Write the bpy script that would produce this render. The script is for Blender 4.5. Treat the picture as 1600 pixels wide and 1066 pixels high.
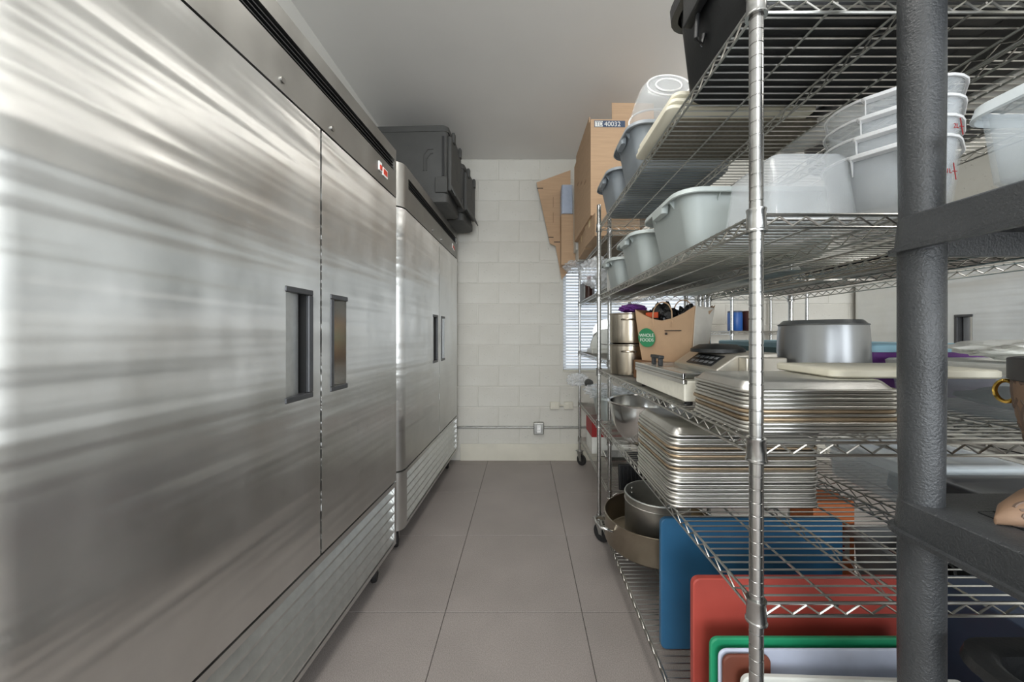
import bpy, bmesh, math, random
from math import pi, sin, cos, radians as R
from mathutils import Vector, noise

for o in list(bpy.data.objects): bpy.data.objects.remove(o, do_unlink=True)
SC = bpy.context.scene
C = SC.collection
random.seed(7)

# ------------------------------------------------------------------ camera, world, exposure
CAM_H = 1.237
cam = bpy.data.cameras.new('camera')
cam.sensor_fit = 'HORIZONTAL'; cam.sensor_width = 36.0
cam.lens = 560.0 / 1600.0 * 36.0
cam.shift_x = -18.0 / 1600.0; cam.shift_y = -10.0 / 1600.0
cam.clip_start = 0.02
camo = bpy.data.objects.new('camera', cam); C.objects.link(camo)
camo.location = (0, 0, CAM_H); camo.rotation_euler = (pi / 2, 0, 0)
SC.camera = camo
w = bpy.data.worlds.new('world'); SC.world = w; w.use_nodes = True
w.node_tree.nodes['Background'].inputs['Color'].default_value = (0.80, 0.90, 1.0, 1)
w.node_tree.nodes['Background'].inputs['Strength'].default_value = 1.7
SC.view_settings.view_transform = 'Standard'; SC.view_settings.look = 'None'
SC.view_settings.gamma = 1.0; SC.view_settings.use_curve_mapping = False
SC.view_settings.exposure = 0.0
LAMP = 12.5          # radiance of the fluorescent diffusers (the rack fixture and the added aisle ones)

# added fill light outside an invented window behind the camera
def fill_light(name, loc, rot, sx, sy, power, col):
    L = bpy.data.lights.new(name, 'AREA'); L.shape = 'RECTANGLE'; L.size = sx; L.size_y = sy; L.energy = power; L.color = col
    o = bpy.data.objects.new(name, L); C.objects.link(o); o.location = loc; o.rotation_euler = rot
fill_light('front_fill_light', (1.1, -2.75, 1.55), (R(90), 0, 0), 4.4, 1.9, 190, (.93, .97, 1.0))

# ------------------------------------------------------------------ materials
MATS = {}
def lin(c):
    return tuple(((v / 255) / 12.92 if v / 255 <= 0.04045 else ((v / 255 + 0.055) / 1.055) ** 2.4) for v in c) + (1,)

class NT:
    def __init__(s, name):
        s.m = bpy.data.materials.new(name); s.m.use_nodes = True
        s.t = s.m.node_tree; s.b = s.t.nodes['Principled BSDF']
    def n(s, typ, **kw):
        x = s.t.nodes.new(typ)
        for k, v in kw.items():
            if k in x.inputs: x.inputs[k].default_value = v
            else: setattr(x, k, v)
        return x
    def l(s, a, b): s.t.links.new(a, b)
    def coords(s, scale=(1, 1, 1), loc=(0, 0, 0)):
        tc = s.n('ShaderNodeTexCoord'); mp = s.n('ShaderNodeMapping')
        mp.inputs['Scale'].default_value = scale; mp.inputs['Location'].default_value = loc
        s.l(tc.outputs['Object'], mp.inputs['Vector']); return mp.outputs['Vector']
    def noise(s, vec, scale, detail=4, rough=.55):
        x = s.n('ShaderNodeTexNoise'); x.inputs['Scale'].default_value = scale
        x.inputs['Detail'].default_value = detail; x.inputs['Roughness'].default_value = rough
        s.l(vec, x.inputs['Vector']); return x.outputs['Fac']
    def ramp(s, fac, stops):
        r = s.n('ShaderNodeValToRGB')
        el = r.color_ramp.elements
        while len(el) < len(stops): el.new(0.5)
        for e, (p, c) in zip(el, stops): e.position = p; e.color = c
        s.l(fac, r.inputs['Fac']); return r.outputs['Color']
    def bump(s, h, strength, dist, chain=None):
        b = s.n('ShaderNodeBump'); b.inputs['Strength'].default_value = strength; b.inputs['Distance'].default_value = dist
        s.l(h, b.inputs['Height'])
        if chain is not None: s.l(chain, b.inputs['Normal'])
        return b.outputs['Normal']
    def done(s, key): MATS[key] = s.m; return s.m

def mat(key, col, rough=.5, metal=0.0, vary=.12, scale=8, bump=0.0, bscale=60, stretch=(1, 1, 1), trans=0.0, alpha=1.0, spec=.5, coat=0):
    N = NT(key); b = N.b
    v = N.coords(stretch)
    c = lin(col)
    lo = tuple(x * (1 - vary) for x in c[:3]) + (1,); hi = tuple(min(1, x * (1 + vary)) for x in c[:3]) + (1,)
    N.l(N.ramp(N.noise(v, scale), [(.3, lo), (.7, hi)]), b.inputs['Base Color'])
    b.inputs['Roughness'].default_value = rough; b.inputs['Metallic'].default_value = metal
    b.inputs['Specular IOR Level'].default_value = spec
    b.inputs['Transmission Weight'].default_value = trans
    b.inputs['Coat Weight'].default_value = coat
    if bump: N.l(N.bump(N.noise(v, bscale, 3), bump, .004), b.inputs['Normal'])
    if alpha < 1:
        tr = N.n('ShaderNodeBsdfTransparent'); mx = N.n('ShaderNodeMixShader'); mx.inputs[0].default_value = alpha
        out = N.t.nodes['Material Output']
        N.l(tr.outputs[0], mx.inputs[1]); N.l(b.outputs[0], mx.inputs[2]); N.l(mx.outputs[0], out.inputs['Surface'])
    return N.done(key)

def steel(key, col, rough, wav, grain, aniso=.6, scr=.12):
    """brushed sheet steel: vertical grain, gentle oil-canning, swirled wipe marks"""
    N = NT(key); b = N.b
    v = N.coords()
    b.inputs['Metallic'].default_value = 1.0
    c = lin(col)
    sw = N.noise(N.coords((1.2, 1.2, 1.0)), 2.2, 6, .65)
    N.l(N.ramp(sw, [(.3, tuple(x * .86 for x in c[:3]) + (1,)), (.7, c)]), b.inputs['Base Color'])
    # wipe marks only change the gloss
    wp = N.noise(N.coords((1, 2.2, 1.1), (0, .4, .3)), 2.4, 3, .6)
    mp = N.n('ShaderNodeMapRange'); mp.inputs['From Min'].default_value = .3; mp.inputs['From Max'].default_value = .7
    mp.inputs['To Min'].default_value = rough - .015; mp.inputs['To Max'].default_value = rough + scr
    N.l(wp, mp.inputs['Value']); N.l(mp.outputs['Result'], b.inputs['Roughness'])
    b.inputs['Anisotropic'].default_value = aniso
    tg = N.n('ShaderNodeCombineXYZ'); tg.inputs[0].default_value = .04; tg.inputs[1].default_value = 1.0; N.l(tg.outputs[0], b.inputs['Tangent'])   # grain is vertical, so gloss spreads sideways
    big = N.noise(N.coords((1, .7, 3.0)), 1.5, 1, .4)
    ban = N.noise(N.coords((1, .35, 9.0)), 2.6, 1, .4)
    n1 = N.bump(big, wav, .03); n1 = N.bump(ban, wav * .6, .0105, n1)
    N.l(n1, b.inputs['Normal'])
    return N.done(key)

steel('door_steel', (222, 222, 219), .30, .40, .05, .97, .08)
steel('header_steel_dimmed', (158, 157, 153), .36, .08, .08, .5)  # header's dim reflection is put into a darker steel colour
steel('panel_steel', (205, 205, 202), .32, .08, .08, .6)
mat('slat_aluminium', (205, 206, 204), .38, 1, .08, 30)
mat('dark_gap', (18, 18, 18), .7)
mat('black_plastic', (30, 31, 32), .42, 0, .15, 20, .15, 140)
mat('trim_grey', (70, 71, 73), .35, .3)
mat('chrome', (186, 186, 184), .22, 1, .08, 40)
mat('chrome_wire', (190, 189, 184), .30, 1, .14, 14)
mat('chrome_shade', (150, 147, 140), .38, 1, .25, 9)
mat('rubber', (26, 26, 27), .6)
mat('aluminium', (216, 215, 210), .36, 1, .12, 12, .06, 200)
mat('aluminium_rim', (214, 212, 206), .30, 1, .06, 12)
mat('brown_rim', (180, 160, 134), .4, .9, .2, 18)
mat('pot_steel', (176, 166, 150), .24, 1, .15, 7)
mat('pan_steel', (166, 156, 140), .30, 1, .18, 6)
mat('bright_steel', (204, 203, 200), .17, 1, .06, 9)
mat('rivet', (215, 213, 208), .25, 1)
mat('grey_pot', (150, 152, 154), .34, .85, .06, 8)
mat('tub_grey', (176, 184, 182), .48, 0, .04, 6)
mat('tub_dark', (140, 147, 153), .45, 0, .05, 6)
mat('white_plastic', (232, 232, 226), .42, 0, .04, 6)
mat('cream', (232, 227, 208), .5, 0, .05, 6)
mat('cork_mat', (122, 114, 100), .8, 0, .25, 90)
mat('cloudy', (230, 235, 238), .22, 0, .03, 5, alpha=.24, coat=.5)
mat('cloudy_edge', (250, 250, 250), .3, 0, .02, 5, alpha=.8)
mat('clear', (206, 216, 222), .12, 0, .03, 5, alpha=.30, coat=.5)
mat('clear_edge', (226, 234, 238), .15, 0, .03, 5, alpha=.65)
mat('film', (225, 228, 230), .15, 0, .05, 30, alpha=.38, coat=.6)
mat('cardboard', (184, 154, 124), .85, 0, .07, 5, .08, 300, (1, 1, 14))
mat('cardboard_dark', (150, 122, 96), .88, 0, .08, 6)
mat('tape', (214, 190, 140), .3, 0, .04)
mat('label_blue', (66, 80, 104), .6)
mat('print_white', (225, 225, 220), .6)
mat('print_dark', (60, 50, 46), .7)
mat('paper_bag', (186, 154, 122), .8, 0, .08, 9, .10, 40)
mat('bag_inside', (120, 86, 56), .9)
mat('bag_foil', (214, 208, 198), .4, .1, .08, 12, .25, 20)
mat('logo_green', (46, 128, 84), .7)
mat('black_film', (16, 16, 17), .22, 0, .2, 20, .5, 25)
mat('orange', (222, 92, 52), .55)
mat('orange_box', (226, 128, 74), .7, 0, .06)
mat('blue_board', (48, 102, 140), .42, 0, .10, 5, .08, 60)
mat('red_board', (176, 74, 64), .42, 0, .12, 4, .08, 60)
mat('green_board', (36, 148, 104), .42, 0, .08, 5)
mat('brown_board', (120, 66, 50), .5, 0, .12, 5)
mat('lilac_edge', (196, 203, 222), .4)
mat('white_board', (222, 224, 218), .45, 0, .10, 9, .1, 50, (1, 1, 5))
mat('sky_blue', (150, 190, 206), .45, 0, .04)
mat('teal', (84, 118, 126), .45, 0, .05)
mat('purple', (104, 50, 128), .45)
mat('navy', (66, 78, 100), .5, 0, .1)
mat('blue_can', (30, 84, 156), .35)
mat('brown_can', (64, 34, 28), .3)
mat('red_print', (160, 34, 36), .55)
mat('led_red', (200, 60, 40), .4)
mat('white_gloss', (240, 240, 238), .25)
mat('carrier', (66, 66, 64), .62, 0, .08, 12, .25, 160)
mat('carrier_dark', (34, 34, 34), .6)
mat('grey_plastic', (128, 130, 132), .5)
mat('bag_brown', (142, 114, 92), .6, 0, .10, 30, .1, 200)
mat('bag_trim', (64, 62, 62), .5, 0, .1, 20)
mat('bag_print', (112, 94, 82), .65)
mat('gold', (214, 178, 90), .22, 1)
mat('black_fabric', (20, 20, 22), .9)
mat('galvanised', (168, 168, 164), .4, .9, .15, 30)
mat('painted_metal', (208, 206, 198), .5, 0, .06, 20)
mat('device_cream', (222, 219, 206), .45, 0, .05, 60)
mat('device_steel', (198, 192, 180), .36, .75, .06, 20)
mat('glass_lid', (190, 205, 208), .08, 0, .03, 5, alpha=.35, coat=.8)
mat('blind', (226, 230, 236), .45, 0, .03, 5)
mat('window_frame', (210, 212, 212), .4, .2)
mat('glass', (225, 235, 238), .05, 0, .02, 5, alpha=.12)
mat('paper_blue', (142, 164, 200), .5, 0, .2, 60)
mat('slicer', (196, 196, 188), .35, .4, .05)
mat('soffit', (214, 213, 208), .7, 0, .03, 4)

# wall paint: white emulsion over rough masonry
N = NT('wall_paint'); v = N.coords()
N.l(N.ramp(N.noise(v, 3, 5), [(.3, lin((196, 193, 184))), (.7, lin((207, 205, 197)))]), N.b.inputs['Base Color'])
N.b.inputs['Roughness'].default_value = .62
vo = N.n('ShaderNodeTexVoronoi'); vo.inputs['Scale'].default_value = 42; N.l(v, vo.inputs['Vector'])
pit = N.ramp(vo.outputs['Distance'], [(.0, (0, 0, 0, 1)), (.22, (1, 1, 1, 1))])
msk = N.ramp(N.noise(v, 16, 3), [(.50, (1, 1, 1, 1)), (.62, (0, 0, 0, 1))])
mxp = N.n('ShaderNodeMath', operation='MAXIMUM'); N.l(pit, mxp.inputs[0]); N.l(msk, mxp.inputs[1])
nn = N.bump(mxp.outputs[0], .9, .006); nn = N.bump(N.noise(v, 70, 4), .35, .003, nn)
N.l(nn, N.b.inputs['Normal']); N.done('wall_paint')
mat('base_paint', (208, 204, 190), .5, 0, .05, 5, .15, 25)
N = NT('ceiling_paint'); v = N.coords()
N.l(N.ramp(N.noise(v, 1.2, 4), [(.3, lin((214, 212, 208))), (.7, lin((222, 220, 216)))]), N.b.inputs['Base Color'])
N.b.inputs['Roughness'].default_value = .45; N.l(N.bump(N.noise(v, 2.2, 3), .06, .03), N.b.inputs['Normal']); N.done('ceiling_paint')
# porcelain floor tile: warm grey, fine speckle, arcs of wiping
N = NT('floor_tile'); tc = N.n('ShaderNodeNewGeometry'); v = tc.outputs['Position']
sp = N.noise(v, 260, 3, .7); cl = N.noise(v, 2.5, 5)
a = N.ramp(sp, [(.35, lin((134, 126, 122))), (.65, lin((168, 160, 155)))])
bcol = N.ramp(cl, [(.3, (.86, .86, .86, 1)), (.7, (1.05, 1.05, 1.05, 1))])
mm = N.n('ShaderNodeMix', data_type='RGBA', blend_type='MULTIPLY'); mm.inputs[0].default_value = 1
N.l(a, mm.inputs[6]); N.l(bcol, mm.inputs[7]); N.l(mm.outputs[2], N.b.inputs['Base Color'])
rr_ = N.n('ShaderNodeMapRange'); rr_.inputs['To Min'].default_value = .34; rr_.inputs['To Max'].default_value = .58
N.l(cl, rr_.inputs['Value']); N.l(rr_.outputs['Result'], N.b.inputs['Roughness'])
N.l(N.bump(sp, .2, .001), N.b.inputs['Normal']); N.done('floor_tile')
mat('grout', (84, 79, 76), .85)
# moulded black shelf with orange-peel grain
N = NT('shelf_black'); v = N.coords()
N.l(N.ramp(N.noise(v, 9), [(.3, lin((50, 52, 54))), (.7, lin((64, 66, 68)))]), N.b.inputs['Base Color'])
N.b.inputs['Roughness'].default_value = .34
N.l(N.bump(N.noise(v, 260, 3, .6), .7, .0022), N.b.inputs['Normal']); N.done('shelf_black')
N = NT('lamp_diffuser'); N.b.inputs['Base Color'].default_value = (1, 1, 1, 1)
N.b.inputs['Emission Color'].default_value = (1, .97, .92, 1); N.b.inputs['Emission Strength'].default_value = LAMP; N.done('lamp_diffuser')

# ------------------------------------------------------------------ mesh builder
class MB:
    def __init__(s): s.v = []; s.f = []
    def add(s, vs, fs):
        o = len(s.v); s.v += [tuple(p) for p in vs]; s.f += [tuple(i + o for i in f) for f in fs]; return s
    def box(s, x0, x1, y0, y1, z0, z1):
        return s.add([(x0, y0, z0), (x1, y0, z0), (x1, y1, z0), (x0, y1, z0), (x0, y0, z1), (x1, y0, z1), (x1, y1, z1), (x0, y1, z1)],
                     [(3, 2, 1, 0), (4, 5, 6, 7), (0, 1, 5, 4), (1, 2, 6, 5), (2, 3, 7, 6), (3, 0, 4, 7)])
    def prism(s, poly, z0, z1):
        """CCW polygon in XY swept up"""
        n = len(poly)
        return s.add([(x, y, z0) for x, y in poly] + [(x, y, z1) for x, y in poly],
                     [tuple(range(n - 1, -1, -1)), tuple(range(n, 2 * n))] + [(i, (i + 1) % n, n + (i + 1) % n, n + i) for i in range(n)])
    def prism_y(s, poly, y0, y1):
        """polygon in XZ swept along y"""
        n = len(poly)
        return s.add([(x, y0, z) for x, z in poly] + [(x, y1, z) for x, z in poly],
                     [tuple(range(n)), tuple(range(2 * n - 1, n - 1, -1))] + [(i, n + i, n + (i + 1) % n, (i + 1) % n) for i in range(n)])
    def tube(s, pts, r, n=6, closed=False):
        pts = [Vector(p) for p in pts]; m = len(pts); rings = []
        up = None
        for i, p in enumerate(pts):
            if closed: d = pts[(i + 1) % m] - pts[i - 1]
            else: d = pts[min(i + 1, m - 1)] - pts[max(i - 1, 0)]
            d.normalize()
            if up is None:
                up = Vector((0, 0, 1)) if abs(d.z) < .9 else Vector((1, 0, 0))
            a = d.cross(up)
            if a.length < 1e-6: a = d.cross(Vector((1, .3, 0)))
            a.normalize(); b = a.cross(d); up = b
            rad = r[i] if isinstance(r, (list, tuple)) else r
            rings.append([p + (a * cos(2 * pi * k / n) + b * sin(2 * pi * k / n)) * rad for k in range(n)])
        return s.loft(rings, caps=not closed, wrap=closed)
    def loft(s, rings, caps=True, wrap=False, cap0=None, cap1=None):
        n = len(rings[0]); m = len(rings); vs = [p for r in rings for p in r]; fs = []
        for i in range(m if wrap else m - 1):
            j = (i + 1) % m
            for k in range(n):
                l = (k + 1) % n
                fs.append((i * n + k, i * n + l, j * n + l, j * n + k))
        c0 = caps if cap0 is None else cap0; c1 = caps if cap1 is None else cap1
        if c0: fs.append(tuple(range(n - 1, -1, -1)))
        if c1: fs.append(tuple((m - 1) * n + k for k in range(n)))
        return s.add(vs, fs)
    def lathe(s, prof, n=32, cx=0, cy=0, caps=True, cap0=None, cap1=None):
        return s.loft([[(cx + r * cos(2 * pi * k / n), cy + r * sin(2 * pi * k / n), z) for k in range(n)] for r, z in prof], caps, cap0=cap0, cap1=cap1)
    def mesh(s, name, smooth=None):
        me = bpy.data.meshes.new(name); me.from_pydata(s.v, [], s.f)
        bm = bmesh.new(); bm.from_mesh(me); bmesh.ops.recalc_face_normals(bm, faces=bm.faces); bm.to_mesh(me); bm.free()
        if smooth is not None:
            me.polygons.foreach_set('use_smooth', [True] * len(me.polygons)); me.set_sharp_from_angle(angle=R(smooth))
        return me

def rr(cx, cy, z, hx, hy, r, n=5):
    """rounded rectangle ring, CCW"""
    r = max(1e-4, min(r, hx - 1e-4, hy - 1e-4)); out = []
    for sx, sy, a0 in ((1, 1, 0), (-1, 1, pi / 2), (-1, -1, pi), (1, -1, 3 * pi / 2)):
        for k in range(n + 1):
            a = a0 + (pi / 2) * k / n
            out.append((cx + sx * (hx - r) + r * cos(a), cy + sy * (hy - r) + r * sin(a), z))
    return out

def link(name, me, material, parent=None, loc=(0, 0, 0), rot=(0, 0, 0), bevel=0.0):
    o = bpy.data.objects.new(name, me); C.objects.link(o)
    if material and not me.materials: me.materials.append(MATS[material])
    o.location = loc; o.rotation_euler = rot
    if parent: o.parent = parent
    if bevel:
        b = o.modifiers.new('bevel', 'BEVEL'); b.width = bevel; b.segments = 2; b.limit_method = 'ANGLE'; b.angle_limit = R(40)
    return o
def part(name, mb, material, parent=None, loc=(0, 0, 0), rot=(0, 0, 0), bevel=0.0, smooth=None, label=None):
    o = link(name, mb.mesh(name, smooth), material, parent, loc, rot, bevel)
    if label: o['label'] = label
    return o
def tag(o, label, cat, group=None, kind=None):
    o['label'] = label; o['category'] = cat
    if group: o['group'] = group
    if kind: o['kind'] = kind
    return o
def thing(name, label, cat, loc=(0, 0, 0), rz=0.0, group=None):
    o = bpy.data.objects.new(name, None); C.objects.link(o); o.empty_display_size = .05
    o.location = loc; o.rotation_euler = (0, 0, rz); return tag(o, label, cat, group)
def dup(o, parent=None, loc=None, rot=None):
    kids = list(o.children)
    c = o.copy(); C.objects.link(c); c.parent = parent
    if loc is not None: c.location = loc
    if rot is not None: c.rotation_euler = rot
    for k in kids: dup(k, c)
    return c
def struct(name, mb, material, label, bevel=0.0):
    o = part(name, mb, material, bevel=bevel); o['kind'] = 'structure'; o['label'] = label; return o
def text(name, s, size, material, parent, loc, rot, depth=.0004, sx=1.0, align='LEFT'):
    cu = bpy.data.curves.new('lettering', 'FONT'); cu.body = s; cu.size = size; cu.extrude = depth; cu.align_x = align
    t = bpy.data.objects.new('lettering', cu); C.objects.link(t)
    dg = bpy.context.evaluated_depsgraph_get(); dg.update()
    me = bpy.data.meshes.new_from_object(t.evaluated_get(dg))
    bpy.data.objects.remove(t, do_unlink=True); bpy.data.curves.remove(cu)
    me.materials.clear()
    o = link(name, me, material, parent, loc, rot); o.scale = (sx, 1, 1); return o
def crumple(seed, sx, sy, sz, amp=.35, freq=3.0, sub=4):
    bm = bmesh.new(); bmesh.ops.create_icosphere(bm, subdivisions=sub, radius=1)
    off = Vector((seed * 3.1, seed * 1.7, seed * .9))
    for vv in bm.verts:
        d = 1 + amp * noise.noise(vv.co * freq + off) + amp * .5 * abs(noise.noise(vv.co * freq * 2.3 + off))
        p = vv.co * d; vv.co = (p.x * sx, p.y * sy, p.z * sz)
    zmin = min(vv.co.z for vv in bm.verts)
    for vv in bm.verts: vv.co.z -= zmin
    me = bpy.data.meshes.new('crumple'); bm.to_mesh(me); bm.free(); return me

ORD = ['topmost', 'second', 'third', 'fourth', 'fifth', 'sixth', 'seventh', 'eighth', 'ninth', 'tenth', 'eleventh', 'twelfth', 'thirteenth',
       'fourteenth', 'fifteenth', 'sixteenth', 'seventeenth', 'eighteenth', 'nineteenth', 'twentieth', 'twenty-first']

# ------------------------------------------------------------------ room shell
XL, XR, YN, YB, HC = -1.56, 4.05, -2.6, 3.53, 2.964
fl = struct('floor', MB().box(XL, XR, YN, YB, -.06, -.003), 'grout', 'grey porcelain tile floor with thin dark grout')
T = .6096; TX0 = -.349 - 2 * T; TY0 = 3.425 - 10 * T
tile_me = {}
ix = 0
x = TX0
while x < XR - .01:
    y = TY0
    while y < YB - .01:
        a0, a1, b0, b1 = max(x, XL), min(x + T, XR), max(y, YN), min(y + T, YB)
        if a1 - a0 > .02 and b1 - b0 > .02:
            key = (round(a1 - a0, 3), round(b1 - b0, 3))
            if key not in tile_me:
                hx, hy = (a1 - a0) / 2 - .0016, (b1 - b0) / 2 - .0016
                m = MB().loft([[(-hx, -hy, -.008), (hx, -hy, -.008), (hx, hy, -.008), (-hx, hy, -.008)], [(-hx, -hy, -.001), (hx, -hy, -.001), (hx, hy, -.001), (-hx, hy, -.001)],
                               [(-hx + .001, -hy + .001, 0), (hx - .001, -hy + .001, 0), (hx - .001, hy - .001, 0), (-hx + .001, hy - .001, 0)]], cap0=False)
                tile_me[key] = m.mesh('floor_tile')
            link('tile', tile_me[key], 'floor_tile', fl, ((a0 + a1) / 2, (b0 + b1) / 2, 0))
        y += T
    x += T
struct('ceiling', MB().box(XL, XR, YN, YB, HC, HC + .05), 'ceiling_paint', 'smooth pale grey painted ceiling')
struct('wall_left', MB().box(XL - .1, XL, YN, YB, -.06, HC + .05), 'wall_paint', 'white painted wall behind the steel refrigerators')
struct('wall_right', MB().box(XR, XR + .1, YN, YB, -.06, HC + .05), 'wall_paint', 'white painted wall across the room behind the racks')
FX0, FX1, FZ0, FZ1 = -1.2, 3.4, .55, 2.5
m = MB().box(XL - .1, FX0, YN - .1, YN, -.06, HC + .05).box(FX1, XR + .1, YN - .1, YN, -.06, HC + .05).box(FX0, FX1, YN - .1, YN, -.06, FZ0).box(FX0, FX1, YN - .1, YN, FZ1, HC + .05)
struct('wall_front', m, 'wall_paint', 'white painted wall with a wide added fill-light opening facing the block wall')
m = MB()
for a in (FX0, (FX0 + FX1) / 2 - .03, FX1 - .06): m.box(a, a + .06, YN - .08, YN - .03, FZ0, FZ1)
for a in (FZ0, FZ1 - .06): m.box(FX0 + .06, FX1 - .06, YN - .08, YN - .03, a, a + .06)
struct('fill_opening_frame', m, 'window_frame', 'unseen frame added round the fill-light opening behind the viewer')  # opening and frame are added to let the fill light in
struct('trim_1', MB().box(XL, -1.2, YN, YB - .012, 2.42, HC), 'soffit', 'boxed white soffit above the refrigerators')
# back wall: mortar plane with a window opening, painted blocks in front of it
WX0, WX1, WZ0, WZ1 = .39, 1.70, .875, 1.965
MY = YB + .004
mb = MB()
mb.box(XL - .1, WX0, MY, MY + .14, -.06, HC + .05); mb.box(WX1, XR + .1, MY, MY + .14, -.06, HC + .05)
mb.box(WX0, WX1, MY, MY + .14, -.06, WZ0); mb.box(WX0, WX1, MY, MY + .14, WZ1, HC + .05)
bw = struct('wall_back', mb, 'wall_paint', 'white painted concrete block wall with a blind-covered window')
blk = {}
BW, BH, Z0 = .4064, .2032, .116
rows = range(0, 15)
rnd = random.Random(3)
def block(a0, a1, z0, z1):
    if a1 - a0 < .03 or z1 - z0 < .02: return
    key = (round(a1 - a0, 2), round(z1 - z0, 2))
    if key not in blk:
        hx, hz = (a1 - a0) / 2 - .003, (z1 - z0) / 2 - .003; e = .006
        def ring(h, k, y): return [(-h, y, -k), (h, y, -k), (h, y, k), (-h, y, k)]
        blk[key] = MB().loft([ring(hx, hz, .012), ring(hx, hz, .003), ring(hx - e * .5, hz - e * .5, .0008), ring(hx - e, hz - e, 0)], cap0=False).mesh('block')
    link('block', blk[key], 'wall_paint', bw, ((a0 + a1) / 2, YB - .001 + rnd.uniform(-.0012, .0012), (z0 + z1) / 2))
for r in rows:
    z0 = Z0 + r * BH; z1 = min(z0 + BH, HC)
    x = -1.75 + (BW / 2 if r % 2 else 0) + .08
    while x < 3.4:
        a0, a1 = max(x, XL), min(x + BW, XR)
        if z1 > WZ0 and z0 < WZ1 and a1 > WX0 and a0 < WX1:
            if z0 < WZ0 < z1: block(a0, a1, z0, WZ0); 
            elif z0 < WZ1 < z1: block(a0, a1, WZ1, z1)
            else:
                if a0 < WX0: block(a0, WX0, z0, z1)
                if a1 > WX1: block(WX1, a1, z0, z1)
        elif a1 > a0: block(a0, a1, z0, z1)
        x += BW
struct('baseboard_back', MB().box(-.62, 3.15, YB - .016, YB - .003, 0, .163), 'base_paint', 'smooth white cement skirting along the block wall', .003)
# window with closed blind
wi = thing('window_1', 'bright window with white venetian blind in the block wall', 'window', (WX0, MY, WZ0)); wi['kind'] = 'structure'
ww, wh = WX1 - WX0, WZ1 - WZ0
m = MB().box(0, .035, .05, .09, 0, wh).box(ww - .035, ww, .05, .09, 0, wh).box(.035, ww - .035, .05, .09, 0, .035).box(.035, ww - .035, .05, .09, wh - .035, wh)
m.box(.035, ww - .035, .055, .085, wh / 2 - .015, wh / 2 + .015)
part('window_frame', m, 'window_frame', wi)
part('pane', MB().box(.035, ww - .035, .068, .072, .035, wh / 2 - .015), 'glass', wi)
part('pane', MB().box(.035, ww - .035, .068, .072, wh / 2 + .015, wh - .035), 'glass', wi)
part('sill', MB().box(-.0, ww, -.014, .05, -.0, .012), 'base_paint', wi)
bl = thing('window_blind', 'white horizontal slat blind hanging in the window beside the rack', 'blind', (WX0 + .006, MY + .02, WZ0 + .014))
bwid = ww - .012
part('head_rail', MB().box(0, bwid, -.018, .022, wh - .055, wh - .016), 'blind', bl, bevel=.003)
part('bottom_rail', MB().box(0, bwid, -.014, .014, .004, .022), 'blind', bl, bevel=.003)
prof = [(-.013, 0), (-.005, .0022), (.005, .0022), (.013, 0), (.005, .0014), (-.005, .0014)]
sm = MB().add([(0, a, b) for a, b in prof] + [(bwid, a, b) for a, b in prof], [(0, 1, 2, 3, 4, 5), (11, 10, 9, 8, 7, 6)] + [(i, 6 + i, 6 + (i + 1) % 6, (i + 1) % 6) for i in range(6)]).mesh('slat')
ns = 33
for i in range(ns):
    link('slat', sm, 'blind', bl, (0, 0, .04 + i * (wh - .11) / (ns - 1)), (R(56), 0, 0))
for xx in (.12, bwid - .12):
    part('ladder_cord', MB().tube([(xx, -.015, .02), (xx, -.015, wh - .05)], .0012, 5), 'blind', bl)

# ------------------------------------------------------------------ ceiling fluorescent fixtures: aisle ones are unseen, added to light the room
def fixture(loc, rz, lx, label, wx=.16):
    t = thing('ceiling_light', label, 'light', loc, rz, 'fluorescent ceiling lights')
    m = MB().loft([rr(0, 0, 0, wx / 2, lx / 2, .01), rr(0, 0, -.05, wx / 2 * .92, lx / 2, .01)])
    part('housing', m, 'white_gloss', t)
    part('diffuser', MB().loft([rr(0, 0, -.0505, wx / 2 * .85, lx / 2 - .02, .01), rr(0, 0, -.075, wx / 2 * .7, lx / 2 - .03, .01)]), 'lamp_diffuser', t)
    return t
fixture((0.02, .74, HC), 0, 1.22, 'unseen fluorescent fixture added over the aisle in front of the near refrigerator', .5)
fixture((0.05, -1.5, HC), 0, 1.22, 'unseen fluorescent fixture added over the aisle end by the front wall', .5)
fixture((1.36, 2.66, HC), 0, 1.22, 'fluorescent fixture over the racks by the window wall', .20)
fixture((2.35, .9, HC), 0, 1.22, 'unseen fluorescent fixture added over the second aisle', .5)

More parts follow.
